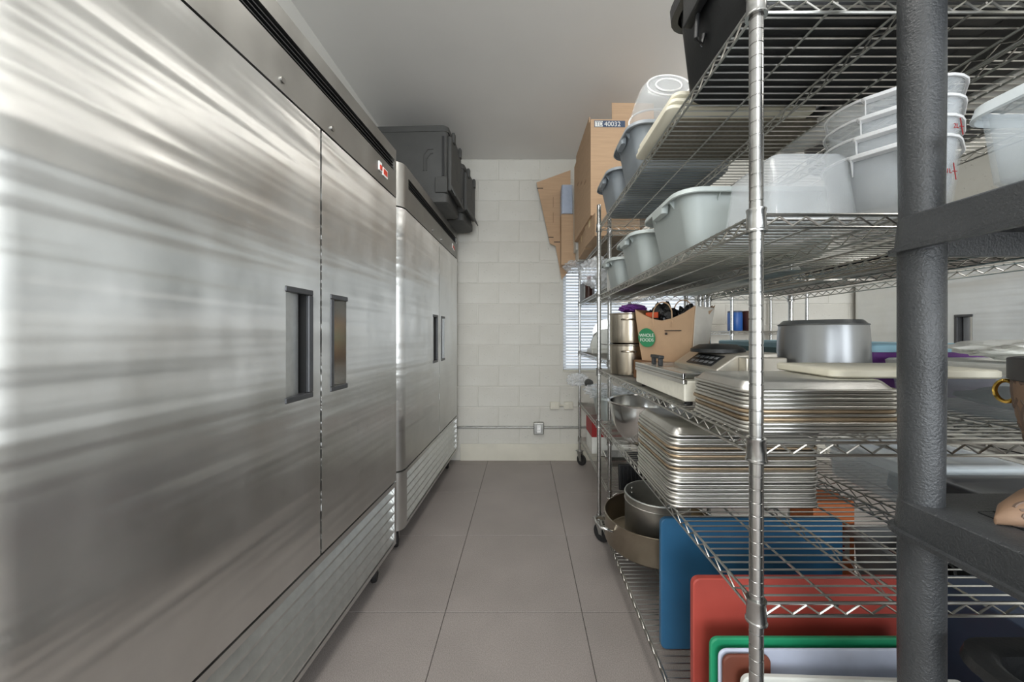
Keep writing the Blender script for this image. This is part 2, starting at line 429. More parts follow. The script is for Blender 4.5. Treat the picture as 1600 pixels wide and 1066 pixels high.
# ------------------------------------------------------------------ reach-in refrigerators
FL = 1.41
def corner_poly(y0, y1, d, r):
    """sheet front with a rounded near edge: x=0 front face, near end at y0"""
    p = [(-d, y1), (-d, y0)]
    for k in range(9):
        a = pi / 2 * k / 8
        p.append((-r * .9 + r * .9 * sin(a), y0 + r - r * cos(a)))
    p.append((0, y1)); return p
def caster(parent, loc, wheel=.05, rz=0.0, fork='galvanised', h=None):
    h = h or wheel * 2 + .03
    m = MB().box(-.026, .026, -.03, .03, h - .006, h)
    for s in (-1, 1):
        m.loft([[(s * .014 - .0015, -.024, h - .006), (s * .014 + .0015, -.024, h - .006), (s * .014 + .0015, .024, h - .006), (s * .014 - .0015, .024, h - .006)],
                [(s * .018 - .0015, .012, wheel - .01), (s * .018 + .0015, .012, wheel - .01), (s * .018 + .0015, .032, wheel - .01), (s * .018 - .0015, .032, wheel - .01)]])
    a = part('caster_fork', m, fork, parent, loc, (0, 0, rz))
    g = MB(); prof = [(wheel * .3, -.011), (wheel * .55, -.011), (wheel * .62, -.013), (wheel * .93, -.013), (wheel, -.008), (wheel, .008), (wheel * .93, .013), (wheel * .62, .013), (wheel * .55, .011), (wheel * .3, .011)]
    g.loft([[(xx, .022 + r_ * cos(2 * pi * k / 20), wheel + r_ * sin(2 * pi * k / 20)) for k in range(20)] for r_, xx in prof])
    b = part('caster_wheel', g, 'rubber', parent, loc, (0, 0, rz), smooth=40)
    return a, b

def make_fridge(label):
    t = thing('refrigerator', label, 'refrigerator', group='steel reach-in refrigerators')
    ZD0, ZD1, YS = .476, 1.947, .775
    part('cabinet', MB().box(-.80, -.058, .012, FL - .004, .15, 2.18), 'panel_steel', t, bevel=.004)
    hz0, hz1 = 1.035, 1.378
    def door(near):
        m = MB()
        if near:
            ya, yb = 0, YS - .004; h0, h1 = .605, .718
            m.prism(corner_poly(ya, h0, .05, .062), ZD0, ZD1)
        else:
            ya, yb = YS + .004, FL; h0, h1 = .838, .935
            m.box(-.05, 0, ya, h0, ZD0, ZD1)
        m.box(-.05, 0, h0, h1, ZD0, hz0); m.box(-.05, 0, h0, h1, hz1, ZD1)
        m.box(-.05, -.046, h0, h1, hz0, hz1)
        m.box(-.05, 0, h1, yb, ZD0, ZD1)
        d = part('door', m, 'door_steel', t, smooth=30)
        # scoop handle: polished ramp sinking towards the seam side, moulded trim round it
        if near: ramp = [(-.002, h0 + .001), (-.016, h1 - .036), (-.020, h1 - .036), (-.008, h0 + .001)]
        else: ramp = [(0, h1 - .002), (-.030, h0 + .020), (-.034, h0 + .016), (-.003, h1 - .002)]
        part('handle_scoop', MB().prism(ramp, hz0 + .004, hz1 - .004), 'slat_aluminium' if near else 'bright_steel', d)
        part('handle_recess_shade', MB().box(-.0455, -.043, h0 + .002, h1 - .002, hz0 + .002, hz1 - .002), 'dark_gap', d)
        if near: part('handle_recess_shade', MB().box(-.043, -.006, h1 - .0145, h1 - .0125, hz0 + .012, hz1 - .012), 'dark_gap', d)  # dark plate on the far wall, recess shade put into its colour
        e0, e1 = (h0 - .004, h1 + .01) if near else (h0 - .01, h1 + .004)
        m = MB()
        m.box(-.04, .005, e0, e1, hz1 - .012, hz1 + .006); m.box(-.04, .005, e0, e1, hz0 - .006, hz0 + .012)
        if near: m.box(-.04, .005, h1 - .012, e1, hz0 + .012, hz1 - .012)
        else: m.box(-.04, .005, e0, h0 + .010, hz0 + .012, hz1 - .012)
        part('handle_trim', m, 'trim_grey', d, bevel=.003)
        # gap shade and edge strip at the seam
        yy = (YS - .004) if near else (YS + .004)
        return d
    door(True); door(False)
    part('door_gap_shade', MB().box(-.057, -.051, .02, FL - .01, .46, 1.96), 'dark_gap', t)  # dark sheet behind the doors, shade of the gaps put into its colour
    # header with louvre slot
    m = MB().prism(corner_poly(0, .10, .06, .062), 1.955, 2.2)
    m.box(-.06, 0, .10, FL, 1.955, 2.083).box(-.06, 0, .10, FL, 2.143, 2.2).box(-.06, 0, FL - .02, FL, 2.083, 2.143)
    m.box(-.80, -.06, .012, FL, 2.181, 2.2)
    h = part('header_panel', m, 'header_steel_dimmed', t, smooth=30)
    part('vent_recess', MB().box(-.058, -.04, .10, FL - .02, 2.083, 2.143), 'dark_gap', h)
    for k in range(3):
        part('vent_louvre', MB().box(-.04, -.006, .10, FL - .02, 2.096 + k * .016, 2.1 + k * .016), 'black_plastic', h)
    for yy in (.59, .84):
        part('lock', MB().loft([[(q, yy + .009 * cos(2 * pi * k / 14), 1.988 + .009 * sin(2 * pi * k / 14)) for k in range(14)] for q in (0, .005)]), 'chrome', t)
    sw = part('power_switch', MB().box(0, .006, 1.205, 1.235, 2.008, 2.05), 'white_gloss', t, bevel=.002)
    part('rocker', MB().box(.006, .010, 1.21, 1.23, 2.013, 2.032), 'led_red', sw)
    dsp = part('temperature_display', MB().box(0, .005, 1.245, 1.30, 2.0, 2.04), 'white_gloss', t, bevel=.002)
    part('display_screen', MB().box(.005, .006, 1.252, 1.293, 2.008, 2.034), 'led_red', dsp)
    # base grille
    m = MB().prism(corner_poly(0, .075, .06, .055), .144, .468)
    m.box(-.03, 0, .075, FL, .144, .162).box(-.03, 0, .075, FL, .446, .468).box(-.03, 0, FL - .022, FL, .162, .446)
    b = part('grille_frame', m, 'panel_steel', t, smooth=30)
    part('grille_recess', MB().box(-.058, -.035, .075, FL - .02, .15, .466), 'dark_gap', t)
    prof = [(-.028, .052), (-.024, .052), (.004, .010), (.004, .002), (-.004, 0), (-.006, .006)]
    sl = MB().prism_y(prof, .078, FL - .024).mesh('slat')
    for k in range(6): link('slat', sl, 'slat_aluminium', t, (-.006, 0, .166 + k * .0465))
    for (xx, yy) in ((-.07, .09), (-.07, FL - .1), (-.7, .09), (-.7, FL - .1)):
        caster(t, (xx, yy, 0), .056, .3, h=.15)
    return t
F1 = make_fridge('large brushed steel two-door refrigerator nearest the viewer, filling the frame edge')
YAW1 = math.atan2(.073, 1.321)
F1.location = (-.7445, .468, 0); F1.rotation_euler = (0, 0, -YAW1)
F2 = dup(F1, None, (-.672, 1.985, 0), (0, 0, -R(1.7))); F2['label'] = 'steel two-door refrigerator standing under the dark insulated carriers by the block wall'
F3 = dup(F1, None, (3.2, 3.49, 0), (0, 0, pi)); F3['label'] = 'steel refrigerator far across the room, seen through the wire racks'
for ch in list(F2.children) + list(F3.children): pass

# ------------------------------------------------------------------ chrome wire racks
def shelf_parts(parent, W, L, z, pr=.0127, bar='x', steps=None, label=None):
    """W across x, L along y; deck wires run across x"""
    i = pr
    top, bot = z - .003, z - .028
    xa, xb, ya, yb = i, W - i, i, L - i
    m = MB()
    def truss(p0, p1, zig=True):
        p0 = Vector(p0); p1 = Vector(p1); d = p1 - p0; ln = d.length; n = max(2, int(round(ln / .052)))
        m.tube([(p0.x, p0.y, top), (p1.x, p1.y, top)], .0031, 6); m.tube([(p0.x, p0.y, bot), (p1.x, p1.y, bot)], .0031, 6)
        pts = []
        for k in range(2 * n + 1):
            q = p0 + d * (k / (2 * n)); pts.append((q.x, q.y, bot + .004 if k % 2 == 0 else top - .004))
        m.tube(pts, .0022, 5)
    truss((xa, ya + .02, 0), (xa, yb - .02, 0)); truss((xb, ya + .02, 0), (xb, yb - .02, 0))
    truss((xa + .02, ya, 0), (xb - .02, ya, 0)); truss((xa + .02, yb, 0), (xb - .02, yb, 0))
    s = part('shelf', m, 'chrome_wire', parent)
    m = MB()
    truss((W / 2, ya, 0), (W / 2, yb, 0))
    part('centre_truss', m, 'chrome_wire', s)
    for f in (.27, .73):
        part('support_rod', MB().tube([(W * f, ya, top - .006), (W * f, yb, top - .006)], .0028, 6), 'chrome_wire', s)
    m = MB(); n = int((L - .06) / .0254)
    for k in range(n):
        yy = .03 + (L - .06) * k / (n - 1)
        m.tube([(xa, yy, z), (xb, yy, z)], .0021, 5)
    wm = part('deck_wires', m, 'chrome_wire', s); wm['kind'] = 'stuff'
    return s
def collar_mesh():
    return MB().lathe([(.0132, -.036), (.0195, -.036), (.0195, -.033), (.0178, -.031), (.0165, .003), (.0178, .005), (.0178, .009), (.0132, .009)], 20, caps=False).mesh('collar', 35)
COLLAR = collar_mesh()
def post_mesh(z0, z1, grooves=True):
    p = [(.0127, z0)]
    z = z0 + .02
    while z < z1 - .02:
        if grooves: p += [(.0127, z - .0016), (.0116, z - .0008), (.0116, z + .0008), (.0127, z + .0016)]
        z += .0254
    p += [(.0127, z1 - .004), (.010, z1)]
    return MB().lathe(p, 18).mesh('post', 50)
def make_rack(label, x0, y0, W, L, levels, top, wheel=.055, z0=.13, rz=0.0, group='chrome wire shelving racks'):
    t = thing('wire_rack', label, 'rack', (x0, y0, 0), rz, group)
    pm = post_mesh(z0, top)
    for (a, b) in ((.0127, .0127), (W - .0127, .0127), (.0127, L - .0127), (W - .0127, L - .0127)):
        p = link('post', pm, 'chrome', t, (a, b, 0))
        caster(p, (0, 0, 0), wheel, pi + (random.uniform(.7, 1.1) if a < .02 and x0 < .6 else 0), h=z0 + .004)
    for z in levels:
        s = shelf_parts(t, W, L, z)
        for (a, b) in ((.0127, .0127), (W - .0127, .0127), (.0127, L - .0127), (W - .0127, L - .0127)):
            link('collar', COLLAR, 'chrome', s, (a, b, z - .002))
    return t
LA, LB, LC, LD, LE = 1.895, 1.4745, 1.0285, .7150, .150
RX, RY, RW, RL = .4423, .688, .635, 1.485
make_rack('long wire rack nearest the viewer, holding sheet pans and cutting boards', RX, RY, RW, RL, (LA, LB, LC, LD, LE), 2.02)
R2X, R2Y, R2W, R2L = .522, 2.215, .50, 1.21
make_rack('short wire rack before the window, loaded with big cartons on top', R2X, R2Y, R2W, R2L, (1.885, 1.545, 1.075, .59, .26), 1.96, .05)
R3X, R3Y, R3W, R3L = 1.105, .70, .52, 1.475
make_rack('wire rack behind the pan rack, holding clear bins and blue lids', R3X, R3Y, R3W, R3L, (1.895, 1.4745, 1.0285, .715, .15), 2.0)
make_rack('small wire rack along the block wall holding blue and brown canisters', 1.75, 3.02, .66, .47, (1.78, 1.267, .75, .25), 1.82, .05)

# ------------------------------------------------------------------ black moulded shelving unit
BX, BY0, BY1, BWX = .625, -.33, .628, .40
t = thing('plastic_shelving_unit', 'black moulded plastic shelving unit in front of the pan rack', 'shelf unit', (BX, BY0, 0))
PR = .0285; BLEN = BY1 - BY0
SHZ = ((1.374, 1.433), (.905, .962), (.44, .497), (.03, .087), (1.85, 1.909))
def oval(cx, cy, z, a, b, n=28): return [(cx + a * cos(2 * pi * k / n), cy + b * sin(2 * pi * k / n), z) for k in range(n)]
for (a, b) in ((.034, .034), (BWX - .034, .034), (.034, BLEN - .034), (BWX - .034, BLEN - .034)):
    zs = sorted(SHZ)
    for i in range(len(zs) - 1):
        z0, z1 = zs[i][1], zs[i + 1][0]
        part('post', MB().loft([oval(a, b, z0 - .01, PR * .94, PR * .94), oval(a, b, z0 + .01, PR * .94, PR * .94), oval(a, b, (z0 + z1) / 2, PR, PR), oval(a, b, z1 + .01, PR, PR)]), 'shelf_black', t, smooth=50)
    part('foot', MB().loft([oval(a, b, 0, PR, PR), oval(a, b, .035, PR, PR)]), 'shelf_black', t, smooth=50)
for z0, z1 in SHZ:
    m = MB(); cx, cy = BWX / 2, BLEN / 2; hx, hy = BWX / 2, BLEN / 2
    rings = [rr(cx, cy, z0, hx + .006, hy + .006, .042, 6), rr(cx, cy, z0 + .007, hx + .006, hy + .006, .042, 6), rr(cx, cy, z0 + .009, hx, hy, .04, 6),
             rr(cx, cy, z1 - .003, hx - .004, hy - .004, .036, 6), rr(cx, cy, z1, hx - .008, hy - .008, .032, 6), rr(cx, cy, z1, hx - .075, hy - .07, .01, 6),
             rr(cx, cy, z1 - .02, hx - .077, hy - .072, .01, 6), rr(cx, cy, z1 - .02, hx - .012, hy - .012, .03, 6), rr(cx, cy, z0, hx - .006, hy - .006, .03, 6)]
    m.loft(rings, caps=False, wrap=True)
    s = part('shelf', m, 'shelf_black', t, smooth=40)
    for k in range(7):
        xx = .075 + (BWX - .15) * (k + .5) / 7
        part('slat', MB().box(xx - .011, xx + .011, .066, BLEN - .066, z1 - .022, z1 - .0005), 'shelf_black', s)
    for k in range(3):
        yy = .07 + (BLEN - .14) * (k + 1) / 4
        part('cross_rib', MB().box(.07, BWX - .07, yy - .008, yy + .008, z1 - .03, z1 - .006), 'shelf_black', s)

# ------------------------------------------------------------------ generic things
def sheet_pan_mesh(hx, hy, h):
    rings = [rr(0, 0, .0045, hx - .004, hy - .004, .03, 5), rr(0, 0, h - .004, hx - .017, hy - .017, .026, 5), rr(0, 0, h, hx - .022, hy - .022, .024, 5)]
    inner = [rr(0, 0, h - .0015, hx - .0235, hy - .0235, .023, 5), rr(0, 0, h - .0055, hx - .0185, hy - .0185, .025, 5), rr(0, 0, .0045, hx - .0055, hy - .0055, .029, 5)]
    m = MB(); m.loft(rings, cap0=False); m.loft(inner[::-1], cap0=False)
    rim = MB(); ring = rr(0, 0, .0042, hx - .0035, hy - .0035, .030, 5)
    rim.tube(ring, .0042, 8, closed=True)
    return m.mesh('sheet_pan', 40), rim.mesh('rolled_rim', 60)
def pan_stack(cx, cy, z, hx, hy, n, step, h, where, group):
    pm, rm = sheet_pan_mesh(hx, hy, h)
    rm2 = rm.copy()
    rd = random.Random(n)
    for i in range(n):
        brown = rd.random() < .16 and 0 < i < n - 1
        jig = .0035
        o = link('sheet_pan', pm, 'aluminium', None, (cx + rd.uniform(-jig, jig), cy + rd.uniform(-jig, jig), z + i * step), (0, 0, rd.uniform(-.006, .006)))
        k = n - 1 - i
        if i == 0: lb = f'aluminium sheet pan at the very bottom of the {where}'
        elif k == 0: lb = f'upturned aluminium sheet pan on top of the {where}'
        else: lb = f'{ORD[k]} aluminium sheet pan from the top in the {where}'
        tag(o, lb, 'sheet pan', group)
        link('rolled_rim', rm2 if brown else rm, 'brown_rim' if brown else 'aluminium_rim', o)
def tub(name, label, cat, loc, hx, hy, h, material, rz=0.0, group=None, taper=.86, r=.05, ribs=True, rim_w=.022, rimmat=None, th=.004, grips=True):
    t = thing(name, label, cat, loc, rz, group)
    m = MB()
    bx, by = hx * taper, hy * taper
    out = [rr(0, 0, .0, bx - .012, by - .012, r * .7, 6), rr(0, 0, .012, bx, by, r * .8, 6), rr(0, 0, h * .55, bx + (hx - bx) * .5, by + (hy - by) * .5, r * .9, 6), rr(0, 0, h, hx, hy, r, 6)]
    inn = [rr(0, 0, h, hx - th, hy - th, r, 6), rr(0, 0, h * .55, bx + (hx - bx) * .5 - th, by + (hy - by) * .5 - th, r * .9, 6), rr(0, 0, .014, bx - th, by - th, r * .8, 6), rr(0, 0, th, bx - .014, by - .014, r * .7, 6)]
    m.loft(out + inn)
    part('body', m, material, t, smooth=45)
    m = MB(); w_ = rim_w
    m.loft([rr(0, 0, h - .004, hx - .001, hy - .001, r, 6), rr(0, 0, h - .004, hx + w_ * .8, hy + w_ * .8, r + w_ * .8, 6), rr(0, 0, h - .014, hx + w_, hy + w_, r + w_, 6), rr(0, 0, h - .012, hx + w_ + .003, hy + w_ + .003, r + w_, 6),
            rr(0, 0, h + .002, hx + w_, hy + w_, r + w_, 6), rr(0, 0, h + .004, hx + .004, hy + .004, r, 6), rr(0, 0, h, hx - th, hy - th, r, 6)], caps=False, wrap=True)
    rm = part('rim', m, rimmat or material, t, smooth=50)
    if ribs:
        rib = MB()
        rib = rib.add([(0, -.0015, 0), (w_ * .9, -.0015, 0), (0, -.0015, -.026), (0, .0015, 0), (w_ * .9, .0015, 0), (0, .0015, -.026)], [(0, 1, 2), (5, 4, 3), (0, 3, 4, 1), (1, 4, 5, 2), (2, 5, 3, 0)]).mesh('rib')
        for s in (-1, 1):
            for k in range(3):
                yy = (-.5 + k * .5) * hy
                link('rib', rib, material, t, (s * (hx - .002), yy, h - .004), (0, 0, 0 if s > 0 else pi))
            for k in range(3):
                xx = (-.6 + k * .6) * hx
                link('rib', rib, material, t, (xx, s * (hy - .002), h - .004), (0, 0, pi / 2 * s))
    if grips:
        for s in (-1, 1):
            part('hand_grip', MB().loft([rr(s * (hx + w_ * .6), 0, h - .03, w_ * .5, hy * .28, .008, 3), rr(s * (hx + w_ * .6), 0, h - .004, w_ * .55, hy * .32, .008, 3)]), material, t)
    return t
def bin_lid(name, label, cat, loc, hx, hy, h, bodymat, lidmat, rz=0.0, group=None, taper=.92, latch=None, r=.03):
    t = thing(name, label, cat, loc, rz, group); m = MB(); th = .003; bx, by = hx * taper, hy * taper
    m.loft([rr(0, 0, 0, bx - .008, by - .008, r * .8), rr(0, 0, .01, bx, by, r), rr(0, 0, h, hx - .006, hy - .006, r), rr(0, 0, h, hx - .006 - th, hy - .006 - th, r), rr(0, 0, .012, bx - th, by - th, r), rr(0, 0, th, bx - .011, by - .011, r * .8)])
    part('body', m, bodymat, t, smooth=45)
    m = MB().loft([rr(0, 0, h - .016, hx, hy, r), rr(0, 0, h + .004, hx + .002, hy + .002, r), rr(0, 0, h + .010, hx - .004, hy - .004, r), rr(0, 0, h + .010, hx - .03, hy - .03, r), rr(0, 0, h + .004, hx - .036, hy - .036, r)], cap0=False)
    part('lid', m, lidmat, t, smooth=45)
    if latch:
        for s in (-1, 1):
            part('latch', MB().box(s * hx - .006, s * hx + .008, -.03, .03, h - .05, h + .012), latch, t, bevel=.003)
    return t
def board(name, label, cat, x0, x1, y, z0, z1, th, material, tilt=0.0, rz=0.0, r=.02, hole=False):
    hx, hz = (x1 - x0) / 2, (z1 - z0) / 2
    ring = [(p[0], p[1]) for p in rr(0, hz, 0, hx, hz, r, 5)]
    m = MB(); e = .003
    def rg(off, yy): return [(p[0], yy, p[1]) for p in rr(0, hz, 0, hx - off, hz - off, max(.004, r - off), 5)]
    m.loft([rg(e, -th / 2), rg(0, -th / 2 + e), rg(0, th / 2 - e), rg(e, th / 2)])
    o = part(name, m, material, None, ((x0 + x1) / 2, y, z0), (tilt, 0, rz), smooth=30)
    return tag(o, label, cat)

# ------------------------------------------------------------------ sheet pans
pan_stack(.667, 1.236, LD + .0022, .2285, .165, 18, .0125, .026, 'tall stack under the sealer', 'sheet pans in the tall stack')
pan_stack(.625, .862, LC + .0022, .168, .122, 11, .0085, .024, 'short stack beside the round chrome post', 'sheet pans in the short stack')
PT = LC + .0022 + 10 * .0085 + .024

# white board lying on the short stack
o = part('serving_board', MB().loft([rr(0, 0, 0, .175, .10, .02), rr(0, 0, .004, .18, .105, .022), rr(0, 0, .016, .18, .105, .022), rr(0, 0, .019, .176, .101, .02)]), 'cream', None, (.87, .885, PT + .001), (0, 0, -.05), smooth=40)
tag(o, 'cream plastic board lying across the short stack of sheet pans', 'board')
# grey deep pot upside down
m = MB().lathe([(.122, 0), (.120, .02), (.113, .215), (.110, .238), (.098, .250), (.0, .250)], 40, cap1=False, cap0=False)
t = part('stock_pot', m, 'grey_pot', None, (.938, 1.13, LC + .003), smooth=35)
tag(t, 'upturned grey metal pot behind the short pan stack', 'pot')
part('pot_rim', MB().tube([(.123 * cos(2 * pi * k / 36), .123 * sin(2 * pi * k / 36), .003) for k in range(36)], .003, 6, True), 'grey_pot', t)
part('base_ring', MB().tube([(.111 * cos(2 * pi * k / 36), .111 * sin(2 * pi * k / 36), .236) for k in range(36)], .0025, 6, True), 'grey_pot', t)

# vacuum sealer with glass lid
t = thing('vacuum_sealer', 'vacuum sealing machine with clear hinged lid and black keypad', 'appliance', (.458, 1.03, LC + .003))
SW, SLn = .345, .44
m = MB().box(.004, SW, .0, SLn, .012, .072)
part('base', m, 'device_cream', t, bevel=.004)
for a in (.03, SW - .03):
    for b in (.03, SLn - .03): part('foot', MB().lathe([(.012, 0), (.012, .0125)], 12, a, b), 'rubber', t)
part('base_trim', MB().box(0, .012, -.002, SLn + .002, .062, .075), 'bright_steel', t, bevel=.002)
lid = part('lid', MB().box(0, SW * .62, 0, SLn, .078, .092), 'glass_lid', t, bevel=.003)
part('lid_edge', MB().box(0, .008, 0, SLn, .076, .094).box(0, SW * .62, 0, .008, .076, .094), 'bright_steel', lid, bevel=.002)
hd = MB(); hd.box(.03, .045, .26, .275, .092, .125).box(.03, .045, .325, .34, .092, .125).box(.028, .047, .255, .345, .118, .130)
part('lid_handle', hd, 'black_plastic', lid, bevel=.003)
wedge = [(.155, .096), (.185, .112), (.24, .150), (.40, .158), (.47, .150), (.47, .012), (.40, .012), (.40, .078), (.155, .078)]
ho = part('housing', MB().prism_y([(.15, .076), (.15, .094), (.215, .140), (.345, .148), (.345, .076)], .10, SLn - .02), 'device_steel', t, bevel=.004)
kp = Vector((.155 + .03, 0, .099 + .018))
# keypad lies on the sloped face
ang = math.atan2(.140 - .094, .215 - .15)
def onslope(s, up): return (.15 + s * cos(ang) - up * sin(ang), .094 + s * sin(ang) + up * cos(ang))
q = [onslope(.012, 0.0), onslope(.068, 0.0), onslope(.068, .0022), onslope(.012, .0022)]
kpad = part('keypad', MB().prism_y(q, .15, .33), 'black_plastic', ho)
for i in range(2):
    for j in range(5):
        s0 = .022 + i * .024; q = [onslope(s0, .0022), onslope(s0 + .012, .0022), onslope(s0 + .012, .003), onslope(s0, .003)]
        part('key', MB().prism_y(q, .165 + j * .032, .165 + j * .032 + .02), 'grey_plastic', ho)
part('lid_frame', MB().box(.22, .345, .06, .10, .076, .135), 'device_steel', ho, bevel=.004)
part('dark_hood', MB().lathe([(.09, .143), (.088, .155), (.06, .170), (.0, .174)], 28, .245, .27, caps=False), 'black_plastic', ho, smooth=40)

# brown paper grocery bag, turned, on the sealer
PBX, PBY, PBZ = .585, 1.475, LC + .003
blk_ = thing('appliance_box', 'flat dark carton the brown paper grocery bag stands on', 'box', (.65, 1.61, LC + .003))
part('carton', MB().box(-.12, .17, -.12, .12, 0, .085), 'bag_inside', blk_, bevel=.003)
t = thing('paper_bag', 'brown paper grocery bag with round green logo and twisted handles', 'bag', (.672, 1.612, LC + .0895), R(-52))
hw, hd_, hh = .135, .075, .245
def bagring(f, z, wav=0.0):
    w0 = hw * (.86 + .20 * f); d0 = hd_ * (.85 + .35 * f)
    pts = []
    cor = [(-w0, -d0), (w0, -d0), (w0, d0), (-w0, d0)]
    for i in range(4):
        a, b = cor[i], cor[(i + 1) % 4]
        for k in range(6):
            u = k / 6; px = a[0] + (b[0] - a[0]) * u; py = a[1] + (b[1] - a[1]) * u
            nz = noise.noise(Vector((px * 14, py * 14, z * 9)))
            dip = -.055 * sin(pi * u) if (wav and i in (0, 2)) else 0
            dip2 = .02 * (1 - abs(2 * u - 1)) if (wav and i == 1) else 0
            pts.append((px + nz * .010 * f, py + nz * .012 * f, z + (dip - dip2) * wav + (.012 if wav and i == 2 else 0)))
    return pts
lev = [(0, 0), (.08, .02), (.3, .07), (.55, .13), (.8, .19), (1, .235)]
outer = [bagring(f, z, 1.0 if f == 1 else (.5 if f == .8 else 0)) for f, z in lev]
inner = [[(p[0] * .95, p[1] * .93, p[2]) for p in r_] for r_ in outer[::-1]]
part('bag_body', MB().loft(outer, cap1=False), 'paper_bag', t, smooth=25)
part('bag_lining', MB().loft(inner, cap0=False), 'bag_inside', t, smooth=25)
# foil side panel
m = MB()
g = []
for f, z in lev[1:]:
    w0 = hw * (.86 + .20 * f) + .0025; d0 = hd_ * (.85 + .35 * f)
    g.append([(w0, -d0 * .92, z), (w0 + .004, -d0 * .3, z - (.012 if f == 1 else 0)), (w0, d0 * .9, z - (.006 if f == 1 else 0)), (w0 - .003, d0 * .9, z), (w0 - .003, -d0 * .92, z)])
part('side_panel', MB().loft(g), 'bag_foil', t, smooth=25)
for s, zz in ((-1, .0), (1, .02)):
    yy = s * (hd_ * 1.17)
    pts = [(-.045 * 1, yy, .150 + zz)] + [(-.045 * cos(pi * k / 12), yy, .205 + zz + .055 * sin(pi * k / 12)) for k in range(13)] + [(.045, yy, .150 + zz)]
    part('handle', MB().tube(pts, .0028, 6), 'paper_bag', t)
def front_y(z): f = z / .235; return -(hd_ * (.85 + .35 * f)) - .006
disc = MB(); n = 28
tl = math.atan2(hd_ * .35, .235)
logo = part('logo', MB().lathe([(.043, 0), (.043, .0012)], 32), 'logo_green', t, (-.078, front_y(.105) - .003, .105), (pi / 2 + tl, 0, 0))
for k, (s_, sz, dy) in enumerate((('WHOLE', .021, .004), ('FOODS', .021, -.017))):
    text('logo_lettering', s_, sz, 'print_white', logo, (0, dy, .0014), (0, 0, 0), .0003, 1.0, 'CENTER')
for w_, zz in ((.075, .134), (.012, .118)): part('print_line', MB().box(.0, w_, -.0008, 0, 0, .0035 if w_ > .05 else .010), 'print_dark', t, (.012, front_y(zz) - .0035, zz), (tl, 0, 0))
# things poking out of the bag
tz = LC + .0895
o = link('foil_packet', crumple(2, .075, .045, .11, .25, 3), 'black_film', None, (.635, 1.645, tz + .03), (0, 0, -.9)); tag(o, 'crinkled black coffee packet with orange seal inside the paper bag', 'packet')
part('orange_seal', MB().box(-.05, .01, -.052, -.046, .165, .19), 'orange', o)
o = link('foil_packet', crumple(5, .055, .045, .10, .3, 3), 'black_film', None, (.715, 1.57, tz + .02), (0, 0, -.6)); tag(o, 'black plastic packet slumped at the foil side of the paper bag', 'packet')

# two stacked stainless pots
for k in range(2):
    z = LC + .003 + k * .158
    m = MB().lathe([(.085, 0), (.098, .006), (.1, .02), (.101, .148), (.105, .152), (.105, .156), (.098, .156), (.097, .02), (.0, .012)], 36, cap1=False)
    o = part('stock_pot', m, 'pot_steel', None, (.553, 1.865, z), smooth=35)
    tag(o, ('stained stainless pot at the bottom of the pair beside the paper bag' if k == 0 else 'stained stainless pot stacked on its twin beside the paper bag'), 'pot', 'stacked stainless pots')
    for s, a in ((1, -1.9), (-1, 1.24)):
        c_, s_ = cos(a), sin(a)
        pts = [(c_ * .101 - s_ * dx, s_ * .101 + c_ * dx, .12) for dx in (-.03,)]
        pts = [(c_ * (.1 + e) - s_ * dx, s_ * (.1 + e) + c_ * dx, .122) for dx, e in ((-.035, 0), (-.032, .02), (-.02, .03), (.02, .03), (.032, .02), (.035, 0))]
        part('handle', MB().tube(pts, .004, 6), 'pot_steel', o, smooth=50)
o = link('dark_pouch', crumple(9, .07, .05, .022, .25, 3), 'purple', None, (.57, 1.87, LC + .003 + .158 + .157)); tag(o, 'flat dark purple pouch on top of the stacked pots', 'pouch')

# mixing bowl
prof = []
for k in range(13):
    a = pi / 2 * k / 12; prof.append((.045 + .125 * sin(a), .20 - .20 * cos(a)))
inn = [(r_ - .002, z + .002) for r_, z in prof[::-1]]
m = MB().lathe([(.0001, 0)] + prof + [(.178, .202), (.180, .198), (.182, .204), (.176, .207), (.168, .203)] + inn[1:] + [(.0001, .002)], 44, caps=False)
o = part('mixing_bowl', m, 'bright_steel', None, (.583, 1.70, LD + .003), smooth=40); tag(o, 'large shiny stainless mixing bowl beside the tall pan stack', 'bowl')

# wide braiser and pot inside it
t = thing('braising_pan', 'wide shallow stained braising pan on the lowest shelf', 'pan', (.688, 1.885, LE + .003))
R0 = .256
m = MB().lathe([(.0001, 0), (R0 - .012, 0), (R0 - .002, .01), (R0, .14), (R0 + .002, .145), (R0 - .004, .146), (R0 - .005, .012), (R0 - .014, .005), (.0001, .005)], 56, caps=False)
part('body', m, 'pan_steel', t, smooth=40)
for a in (pi + .12, .12):
    c_, s_ = cos(a), sin(a)
    pts = [(c_ * (R0 + e) - s_ * dx, s_ * (R0 + e) + c_ * dx, .10 + .012 * (e > .01)) for dx, e in ((-.06, -.002), (-.058, .03), (-.045, .052), (0, .058), (.045, .052), (.058, .03), (.06, -.002))]
    h = part('handle', MB().tube(pts, .008, 8), 'bright_steel', t, smooth=50)
    for dx in (-.06, .06):
        part('rivet', MB().lathe([(.009, 0), (.007, .004), (.0001, .005)], 12, caps=False), 'rivet', h, (c_ * (R0 - .005) - s_ * dx, s_ * (R0 - .005) + c_ * dx, .10), (0, -pi / 2, a), smooth=40)
t = thing('stock_pot', 'round aluminium pot sitting inside the wide braising pan', 'pot', (.682, 1.833, LE + .0085))
R1 = .158
m = MB().lathe([(.0001, 0), (R1 - .008, 0), (R1 - .001, .008), (R1, .262), (R1 + .003, .266), (R1 + .001, .27), (R1 - .004, .27), (R1 - .005, .01), (.0001, .005)], 48, caps=False)
part('body', m, 'aluminium', t, smooth=40)
part('rim_band', MB().tube([((R1 + .001) * cos(2 * pi * k / 48), (R1 + .001) * sin(2 * pi * k / 48), .235) for k in range(48)], .002, 5, True), 'aluminium', t)
